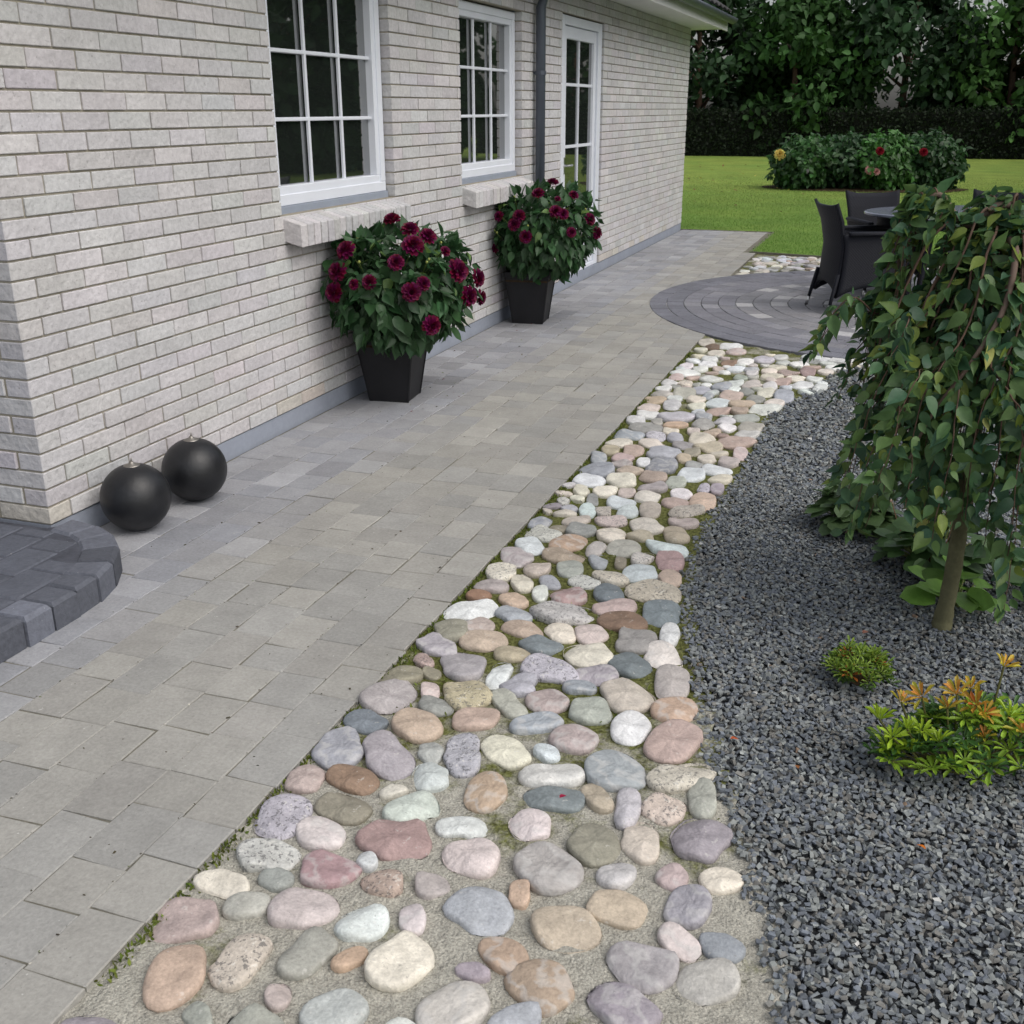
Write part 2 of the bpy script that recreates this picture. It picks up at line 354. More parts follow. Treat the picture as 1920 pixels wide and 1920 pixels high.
# ------------------------------------------------------------------ ground sheets
def poly_sheet(name, polys, z, m, kind='structure'):
    mb = MB(); V = []; 
    me = bpy.data.meshes.new(name); vs = []; fs = []
    for p in polys:
        fs.append(list(range(len(vs), len(vs)+len(p)))); vs += [(x, y, z) for x, y in p]
    me.from_pydata(vs, [], fs); me.update()
    o = link(name, me, m); tag(o, kind=kind); return o
# R-edge of the cobbles / left edge of the slate bed
REDGE = [(3.05, .2), (2.93, .8), (2.76, 1.4), (2.612, 1.889), (2.529, 2.126), (2.45, 2.308), (2.374, 2.615), (2.311, 2.823), (2.245, 3.07), (2.198, 3.356), (2.17, 3.6), (2.166, 3.911), (2.19, 4.2), (2.205, 4.506), (2.216, 4.797), (2.217, 5.313), (2.19, 5.624), (2.336, 6.036), (2.419, 6.438), (2.52, 6.80)]
def redge_x(y):
    ys = [q[1] for q in REDGE]; xs = [q[0] for q in REDGE]; return np.interp(y, ys, xs)
CC = np.array([2.98, 9.17]); CR = 2.15
poly_sheet('ground', [[(-200, -60), (200, -60), (200, 220), (-200, 220)]], -.06, M['soil'])
lawn_polys = [[(-60, 14.56), (1.18, 14.56), (1.18, 60), (-60, 60)], [(1.18, 12.36), (3.2, 11.95), (5.6, 11.7), (5.6, 60), (1.18, 60)], [(5.6, -6), (40, -6), (40, 60), (5.6, 60)]]
poly_sheet('lawn', lawn_polys, .004, M['lawn'])
poly_sheet('joint_sand', [[(0, -.6), (1.534, -.6), (1.534, 10.9), (1.27, 10.9), (1.27, 12.4), (1.17, 12.4), (1.17, 14.55), (0, 14.55)]], -.0035, M['sand'])
bedpoly = [(1.536, -.6)]+[(3.05, -.6)]+REDGE+[(4.0, 6.95), (5.6, 7.0), (5.6, 11.68), (3.2, 11.93), (1.272, 12.36), (1.272, 10.4), (1.536, 10.0)]
# cobble bed as a finely subdivided sheet with a little relief
def bed_grid():
    mb = MB()
    xs = np.arange(1.2, 5.61, .035); ys = np.arange(-.6, 12.5, .035)
    X, Y = np.meshgrid(xs, ys, indexing='ij')
    Z = -.013+.004*np.sin(X*31+2*np.sin(Y*17))*np.sin(Y*27+1.7*np.sin(X*13))+.003*rng.normal(size=X.shape)*.6
    V = np.stack([X, Y, Z], -1).reshape(-1, 3); n, m = X.shape
    i, j = np.meshgrid(np.arange(n-1), np.arange(m-1), indexing='ij'); i = i.ravel(); j = j.ravel()
    F = np.stack([i*m+j, (i+1)*m+j, (i+1)*m+j+1, i*m+j+1], 1); c = V[F].mean(1)
    left = np.where(c[:, 1] > 10.2, 1.272, 1.53)
    right = np.where(c[:, 1] < 6.8, redge_x(c[:, 1])+.05, 5.6)
    top = np.interp(c[:, 0], [1.27, 3.2, 5.6], [12.36, 11.95, 11.7])
    k = (c[:, 0] > left) & (c[:, 0] < right) & (c[:, 1] < top) & (np.hypot(c[:, 0]-CC[0], c[:, 1]-CC[1]) > CR-.06)
    mb.add(V, [F[k]]); return mb.data('cobble_path', True)
cobble_path = link('cobble_path', bed_grid(), M['bed']); tag(cobble_path, 'strip of rounded multicoloured cobblestones set in mossy mortar beside the grey paving', kind='structure')
gx = np.array([[redge_x(y)+.02, y] for y in np.linspace(-.6, 6.8, 60)])
poly_sheet('gravel_bed', [[tuple(q) for q in gx[::-1]]+[(5.6, -.6), (5.6, 6.98), (4.0, 6.93), (2.6, 6.85)][0:0]+[(5.6, -.6), (5.6, 6.9)]], -.02, M['chip_bed'])

# pavers -----------------------------------------------------------------
def clip_circle(P):
    return P
def paver(mb, P, z, c, bev=.0032, depth=.03, gap=.0011):
    """P (k,2) convex ccw quad"""
    P = np.asarray(P, float); cen = P.mean(0)
    d = P-cen; L = np.linalg.norm(d, axis=1)[:, None]
    A = cen+d*(1-gap*1.3/L); B = cen+d*(1-(gap+bev)*1.3/L)
    k = len(P)
    tilt = rng.normal(size=2)*.0016
    zt = lambda Q: z+(Q-cen)@tilt
    V = np.concatenate([np.c_[A, np.full(k, z-depth)], np.c_[A, zt(A)-bev*.8], np.c_[B, zt(B)]])
    F = []
    for i in range(k):
        j = (i+1) % k; F += [[i, j, k+j, k+i], [k+i, k+j, 2*k+j, 2*k+i]]
    F.append([2*k, 2*k+1, 2*k+2, 2*k+3])
    mb.add(V, [np.array(F)], c)
mb = MB()
base_cols = [lin(155, 153, 147), lin(153, 151, 146), lin(158, 156, 150), lin(151, 150, 146), lin(154, 153, 149), lin(161, 159, 153)]
for k in range(11):
    x0 = .01+.1385*k; x1 = x0+.1385
    y = -.6+rng.uniform(0, .1); ymax = 14.53 if x1 < 1.2 else (12.34 if x1 < 1.3 else 10.5)
    pj = None
    while y < ymax:
        ln = rng.choice([.138, .172, .207], p=[.3, .35, .35]); y2 = min(y+ln, ymax)
        if y2-y < .05: break
        j = lambda: rng.normal()*.0022
        cx, cy = (x0+x1)/2, (y+y2)/2
        if np.hypot(cx-CC[0], cy-CC[1]) > CR-.17 and y2 > -.6:
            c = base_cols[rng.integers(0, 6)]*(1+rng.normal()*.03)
            bl = max(0, min(1, (5.0-k)/2.0+rng.normal()*.12)); c = c*(1+(np.array([.91, .945, 1.08])-1)*bl)*(1+rng.normal()*(.03+.05*bl))  # rows near the wall tinted bluer: shade and reflected light put into colour
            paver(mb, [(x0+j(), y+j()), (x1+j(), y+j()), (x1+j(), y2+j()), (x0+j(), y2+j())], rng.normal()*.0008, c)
        y = y2
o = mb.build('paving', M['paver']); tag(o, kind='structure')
# circular patio
mb = MB(); r = CR
ring = 0
while r > .2:
    r0 = r-.138; n = max(6, int(round(2*math.pi*(r-.07)/(.16 if ring < 2 else .17)))); ph = rng.uniform(0, 1)
    for i in range(n):
        a0 = (i+ph)*2*math.pi/n; a1 = a0+2*math.pi/n
        if ring < 2: c = lin(114, 115, 123)
        elif ring < 5: c = lin(124, 124, 131) if rng.random() < .8 else lin(138, 138, 143)
        else: c = [lin(128, 128, 132), lin(138, 137, 140), lin(176, 175, 176)][rng.choice(3, p=[.5, .36, .14])]
        c = c*(1+rng.normal()*.07)
        pts = [(CC[0]+rr*math.cos(a), CC[1]+rr*math.sin(a)) for rr, a in ((r0, a0), (r, a0), (r, a1), (r0, a1))]
        paver(mb, pts, .004+rng.normal()*.001, c, gap=.002)
    r = r0-.001; ring += 1
mb.lathe([(0, -.003), (CR-.01, -.003), (CR-.01, -.03)], 96, lin(70, 68, 62), (CC[0], CC[1], 0))
o = mb.build('patio', M['dark_paver']); tag(o, kind='structure')

# raised dark doorstep (thing: it is built of dark pavers on edge)
step_out = []
for t in np.linspace(0, 1, 9): step_out.append((.475, 1.0+t*1.43))
for a in np.linspace(0, 1, 9)[1:]:
    ang = a*math.pi/2; step_out.append((.475-.44*(1-math.cos(ang))-.0, 2.43+.50*math.sin(ang)))
step_out = [(x, y) for x, y in step_out]
def doorstep():
    root = empty('doorstep', (.2, 2.0, 0)); tag(root, 'low raised doorstep of dark charcoal pavers with a rounded end at the house corner', 'doorstep')
    H = .095
    mb = MB(); off = np.array([.2, 2.0])
    # riser blocks along the curve
    P = np.array(step_out)
    seg = np.r_[0, np.cumsum(np.linalg.norm(np.diff(P, axis=0), axis=1))]
    def at(s): return np.array([np.interp(s, seg, P[:, 0]), np.interp(s, seg, P[:, 1])])
    s = 0
    while s < seg[-1]-.03:
        w_ = rng.uniform(.10, .15); e = min(s+w_, seg[-1])
        a, b = at(s), at(e); t = (b-a)/np.linalg.norm(b-a); n = np.array([t[1], -t[0]])      # outward = +X side
        if n[0]*1+n[1]*1 < 0: n = -n
        dep = .12; g = .003
        A = a+t*g; B = b-t*g
        o1 = rng.normal()*.003
        V = []
        for z_, ins in ((0, 0), (H-.012+rng.normal()*.002, 0), (H+rng.normal()*.002, .012)):
            for q, sg in ((A, 1), (B, -1)):
                V.append([*(q+n*(o1-ins)+t*sg*ins*.6-off), z_])
            for q, sg in ((B, -1), (A, 1)):
                sh = .78 if s > 1.4 else 1
                mid = (A+B)/2; qq = mid+(q-mid)*sh
                V.append([*(qq-n*(dep-ins)+t*sg*ins*.6-off), z_])
        F = []
        for l in (0, 4):
            for i in range(4):
                j = (i+1) % 4; F.append([l+i, l+j, l+4+j, l+4+i])
        F.append([8, 9, 10, 11])
        mb.add(np.array(V), [np.array(F)], lin(96, 99, 108)*(1+rng.normal()*.16))
        s = e
    mb.build('edge_blocks', M['dark_paver'], root)
    mb = MB(); x = .355
    # top pavers in rows parallel to the wall
    rows = [(.21, .352), (.066, .208), (-.078, .064), (-.222, -.08), (-.366, -.224)]
    for (xa, xb) in rows:
        y = 1.0+rng.uniform(0, .1)
        xm = max(xb, xa)
        cosv = min(1, max(-1, (xb-.035+.0)/.355)) if xb > .04 else 0
        ye = 2.43+.38*math.sqrt(max(0, 1-(max(xb-.02, 0)/.37)**2)) if xb > 0 else 2.83
        while y < ye-.03:
            e = min(y+rng.choice([.14, .18, .21]), ye)
            paver(mb, np.array([(xa, y), (xb, y), (xb, e), (xa, e)])-off, H-.003+rng.normal()*.0015, lin(92, 95, 104)*(1+rng.normal()*.12), bev=.008, gap=.003, depth=.05)
            y = e
    mb.build('top_pavers', M['dark_paver'], root)
    mb = MB(); core = [(-.42, 1.0), (.36, 1.0)]+[(x-.1, min(y, 2.86)) for x, y in step_out if x > .1]+[(0.0, 2.83), (-.42, 2.83)]
    V = [[*(np.array(q)-off), 0] for q in core]+[[*(np.array(q)-off), H-.008] for q in core]; k = len(core)
    me = bpy.data.meshes.new('mortar_core'); me.from_pydata(V, [], [list(range(k, 2*k))]+[[i, (i+1) % k, k+(i+1) % k, k+i] for i in range(k)]); me.update()
    link('infill', me, M['dark_infill'], root)
doorstep()

# ------------------------------------------------------------------ house
house = empty('brick_house', (0, 0, 0)); tag(house, 'long single storey house of pale grey brick with white windows along the paved path', 'house')
HP, CH = .089, .0667
Y0, Y1 = 2.849, 14.49
NC = 35; ZT = HP+NC*CH
OPEN = [(4.585, 5.825, HP+14*CH, HP+31*CH), (6.855, 8.055, HP+14*CH, HP+31*CH), (9.06, 10.36, HP, HP+32*CH)]   # y0,y1,z0,z1
bc = lin(200, 198, 199)
def bcol(): 
    return bc*(1+rng.normal()*.045)*(1+rng.normal(size=3)*.012)
def brick_box(mb, a, b, z, axis='Y', dep=.1, flip=False):
    j = rng.normal()*.0012
    g = .0038
    cc_ = bcol()*(np.array([1.0, .965, .87]) if z < HP+.01 and rng.random() < .35 else 1)
    if axis == 'Y': mb.box((-dep, a+g, z+g), (j, b-g, z+CH-g), cc_, .0025)
    else: mb.box((a+g, Y0-.0+j, z+g), (b-g, Y0+dep, z+CH-g), bcol(), .0025)
mb = MB()
for k in range(NC):
    z = HP+k*CH
    if k >= NC: break
    y = Y0+(.108+.012 if k % 2 == 0 else 0)
    js = [Y0] if k % 2 == 0 else [Y0]
    y = Y0+(.114 if k % 2 == 0 else .222)
    js.append(y)
    while y < Y1-.02: y = min(y+.24, Y1); js.append(y)
    if js[-1]-js[-2] < .05: js.pop(-2)
    segs = list(zip(js[:-1], js[1:]))
    for (o0, o1, z0, z1) in OPEN:
        if z+CH*.5 > z0 and z+CH*.5 < z1:
            ns = []
            for a, b in segs:
                if b <= o0 or a >= o1:
                    if o0-.05 < b <= o0: b = o0
                    if o1 <= a < o1+.05: a = o1
                    ns.append((a, b)); continue
                if a < o0-.05: ns.append((a, o0))
                if b > o1+.05: ns.append((o1, b))
            segs = ns
    for (a, b) in segs:
        if b-a > .02: brick_box(mb, a, b, z, dep=.226 if (k % 2 == 0 and a == Y0) else .1)
# soldier lintels stand proud above the openings
for k in range(NC):   # return wall at the entrance corner
    z = HP+k*CH
    js = [0, -.222, -.246] if k % 2 == 0 else [0, -.108, -.246]
    js = [-.106, -.246]
    if k % 2 == 0: continue
    for a, b in zip(js[1:], js[:-1]):
        brick_box(mb, a, b, z, 'X')
mb.build('wall', M['brick'], house)
mb = MB()
def slab_with_holes(mb, x0, x1, y0, y1, z0, z1, holes):
    ys = sorted(set([y0, y1]+[h for o in holes for h in o[:2]])); zs = sorted(set([z0, z1]+[h for o in holes for h in o[2:]]))
    for a, b in zip(ys[:-1], ys[1:]):
        for c, d in zip(zs[:-1], zs[1:]):
            m_ = ((a+b)/2, (c+d)/2)
            if any(o[0] < m_[0] < o[1] and o[2] < m_[1] < o[3] for o in holes): continue
            mb.box((x0, a, c), (x1, b, d))
slab_with_holes(mb, -.095, -.0078, Y0+.0078, Y1-.003, HP, ZT, [(a-.006, b+.006, c, d) for a, b, c, d in OPEN])
mb.box((-.24, Y0+.0078, HP), (-.096, Y0+.095, ZT))
mb.build('mortar', M['mortar'], house)
mb = MB()
mb.box((-.24, Y0+.006, -.03), (-.006, Y1-.004, HP-.002)); mb.build('plinth', M['plinth'], house)
mb = MB()  # inner leaf / dark interior backing and gable
mb.box((-.24, Y0+.1, HP), (-.2, Y1-.1, ZT)); mb.box((-8, Y1-.1, -.03), (-.1, Y1-.006, ZT)); mb.box((-8, Y0+.1, ZT-.02), (-.1, Y1-.1, ZT)) 
mb.build('inner_wall', mat('inner_wall', (.03, .03, .03), .9), house)
# jamb liners (close the gap between outer leaf and frame)
# windows
def window(o, cols_, rows_):
    y0, y1, z0, z1 = o
    zf = 1.058; root = empty('window', (-.05, (y0+y1)/2, zf)); root.parent = house
    f = MB(); Y = lambda v: v-(y0+y1)/2; Z = lambda v: v-zf
    a, b = y0+.012, y1-.012; t = z1-.01
    fw = .052
    def fr(mb, a, b, c, d, w_, x0, x1, bev=.003):
        mb.box((x0, Y(a), Z(c)), (x1, Y(b), Z(c+w_)), bev=bev); mb.box((x0, Y(a), Z(d-w_)), (x1, Y(b), Z(d)), bev=bev)
        mb.box((x0, Y(a), Z(c+w_)), (x1, Y(a+w_), Z(d-w_)), bev=bev); mb.box((x0, Y(b-w_), Z(c+w_)), (x1, Y(b), Z(d-w_)), bev=bev)
    fr(f, a, b, zf, t, fw, -.07, .0); f.build('frame', M['white'], root)
    s_ = MB(); fr(s_, a+fw-.004, b-fw+.004, zf+fw-.004, t-fw+.004, .042, -.062, -.008); s_.build('sash', M['white'], root)
    ga, gb, gc, gd = a+fw+.036, b-fw-.036, zf+fw+.036, t-fw-.036
    mu = MB()
    for i in range(1, cols_):
        yy = ga+(gb-ga)*i/cols_; mu.box((-.043, Y(yy-.009), Z(gc)), (-.026, Y(yy+.009), Z(gd)), bev=.003)
    for i in range(1, rows_):
        zz = gc+(gd-gc)*i/rows_; mu.box((-.0435, Y(ga), Z(zz-.009)), (-.0265, Y(gb), Z(zz+.009)), bev=.003)
    mu.build('glazing_bars', M['white'], root)
    g = MB(); g.box((-.056, Y(ga), Z(gc)), (-.05, Y(gb), Z(gd))); g.build('pane', M['glass'], root)
    fl = MB()   # grey metal flashing: bottom strip and side strips
    fl.box((-.055, Y(y0+.001), Z(z0-.004)), (.008, Y(y1-.001), Z(zf-.001)), bev=.002)
    fl.build('flashing', M['grey_trim'], root)
    for q in (y0+.0005, y1-.0115):
        fl = MB(); fl.box((-.06, Y(q), Z(zf)), (-.006, Y(q+.011), Z(z1))); fl.build('side_flashing', M['grey_trim'], root)
    # brick sill: headers on edge, sloping
    sb = MB(); n = int(round((y1-y0)/.0667))
    wd = (y1-y0)/n
    for i in range(n):
        ya = y0+i*wd+.0045; yb = ya+wd-.009
        V = []
        jx = rng.normal()*.0015
        for (x, zt, zb) in ((-.045, 1.023, .915), (.097+jx, .983, .878)):
            for yy in (ya, yb): V += [[x+.05, Y(yy), Z(zb)], [x+.05, Y(yy), Z(zt)]]
        V = np.array(V); bv = .004
        F = [[4, 6, 7, 5], [1, 5, 7, 3], [0, 2, 6, 4], [0, 4, 5, 1], [2, 3, 7, 6], [0, 1, 3, 2]]
        sb.add(V, [np.array(F)], bcol()*1.0)
    so_ = sb.build('sill', M['brick'], root)
    bv_ = so_.modifiers.new('bevel', 'BEVEL'); bv_.width = .004; bv_.segments = 1
    mo = MB()
    V = []
    for (x, zt, zb) in ((-.04, 1.016, .924), (.088, .976, .887)):
        for yy in (y0+.014, y1-.014): V += [[x+.05, Y(yy), Z(zb)], [x+.05, Y(yy), Z(zt)]]
    mo.add(np.array(V), [np.array([[4, 6, 7, 5], [1, 5, 7, 3], [0, 2, 6, 4], [0, 4, 5, 1], [2, 3, 7, 6], [0, 1, 3, 2]])]); mo.build('sill_mortar', M['mortar'], root)
    return root
# course 13.. below the opening is at z = HP+14*CH = 1.023
window(OPEN[0], 3, 3); window(OPEN[1], 3, 3)
def door():
    y0, y1, z0, z1 = OPEN[2]; root = empty('door', (-.03, (y0+y1)/2, z0)); root.parent = house; yc = (y0+y1)/2
    tag(root, 'tall white glazed garden door')
    f = MB(); H = z1-z0-.01
    f.box((-.06, y0+.012-yc, .0), (.012, y0+.135-yc, H), bev=.003); f.box((-.06, y1-.125-yc, .0), (.012, y1-.012-yc, H), bev=.003)
    f.box((-.06, y0+.135-yc, H-.07), (.012, y1-.125-yc, H), bev=.003); f.box((-.06, y0+.135-yc, .0), (.010, y1-.125-yc, .035), bev=.003)
    f.build('frame', M['white'], root)
    s_ = MB(); a, b = y0+.142-yc, y1-.132-yc
    s_.box((-.055, a, .04), (-.006, a+.095, H-.075), bev=.003); s_.box((-.055, b-.075, .04), (-.006, b, H-.075), bev=.003)
    s_.box((-.054, a+.095, .04), (-.008, b-.075, .22), bev=.003); s_.box((-.054, a+.095, H-.17), (-.008, b-.075, H-.075), bev=.003)
    ym = (a+.095+b-.075)/2; s_.box((-.04, ym-.011, .22), (-.018, ym+.011, H-.17))
    for z in (.60, 1.1, 1.6): s_.box((-.041, a+.095, z-.012), (-.017, b-.075, z+.012))
    leaf_ = s_.build('door_leaf', M['white'], root)
    g = MB(); g.box((-.036, a+.09, .2), (-.03, b-.07, H-.16)); g.build('pane', M['glass'], root)
    h = MB(); h.tube([(.0, a+.05, .95), (.035, a+.05, .95), (.04, a+.06, .95), (.04, a+.16, .95)], .009, 8); h.box((-.004, a+.035, .88), (.004, a+.065, 1.02), bev=.002); h.build('handle', M['steel'], root)
    for q in (y0+.0005, y1-.0115):
        fl = MB(); fl.box((-.06, q-yc, 0), (-.0, q+.011-yc, H)); fl.build('side_flashing', M['grey_trim'], root)
door()
# entrance at the left edge: pale door frame in the recess
e = MB()
e.box((-.30, 1.2, .10), (-.247, 2.86, 2.2), bev=.004); e.build('entrance_frame', M['grey_trim'], house)
# downpipe
dp = MB(); dp.tube([(.055, 8.33, .02), (.055, 8.33, 2.2), (.10, 8.33, 2.32), (.34, 8.33, 2.36), (.38, 8.33, 2.42)], .037, 16)
dpo = dp.build('downpipe', M['pipe'], house, True)
for z in (.6, 1.75):
    bk = MB(); bk.lathe([(.037, -.015), (.042, -.015), (.042, .015), (.037, .015)], 16, cen=(.055, 8.33, z)); bk.box((0, 8.32, z-.01), (.02, 8.34, z+.01)); bk.build('bracket', M['pipe'], dpo)
# eaves and roof
EX, EZ = .38, 2.45; ROOFY0, ROOFY1 = 1.0, 14.78
s_ = MB(); s_.box((-.3, ROOFY0, ZT+.002), (EX, ROOFY1, ZT+.02)); s_.box((EX+.002, ROOFY0, ZT-.02), (EX+.022, ROOFY1, ZT+.17)); s_.build('eaves', M['soffit'], house)
g = MB(); th = np.linspace(math.pi, 2*math.pi, 10)
G = np.array([[[EX+.085+.06*math.cos(a), y, ZT+.12+.06*math.sin(a)] for a in th] for y in np.linspace(ROOFY0, ROOFY1, 6)]); g.sheet(G, .003); g.build('gutter', M['pipe'], house, True)
rf = MB(); sl_ = math.tan(R_(36)); nr = 16; 
ys = np.arange(ROOFY0, ROOFY1, .03); xs = []
for i in range(nr):
    xs += [(EX+.06-i*.34*.81, 0), (EX+.06-(i+1)*.34*.81+.001, .028)]
G = np.zeros((len(xs), len(ys), 3))
for i, (x, dz) in enumerate(xs):
    G[i, :, 0] = x; G[i, :, 1] = ys; G[i, :, 2] = ZT+.19+(EX+.06-x)*sl_-dz*1.0+.022*np.abs(np.sin(ys/.3*math.pi))
rf.sheet(G, .02); rf.build('roof', M['tile'], house, True)
gb = MB(); xr = EX-(nr*.34*.81); gb.add(np.array([[-.05, Y1-.05, ZT], [-8, Y1-.05, ZT], [xr, Y1-.05, ZT+.15+(EX-xr)*sl_], [-.05, Y0+.3, ZT], [-8, Y0+.3, ZT], [xr, Y0+.3, ZT+.15+(EX-xr)*sl_]]), [np.array([[0, 1, 2], [3, 5, 4]]), np.array([[1, 4, 5, 2]])], bc); gb.build('gable', M['brick'], house)

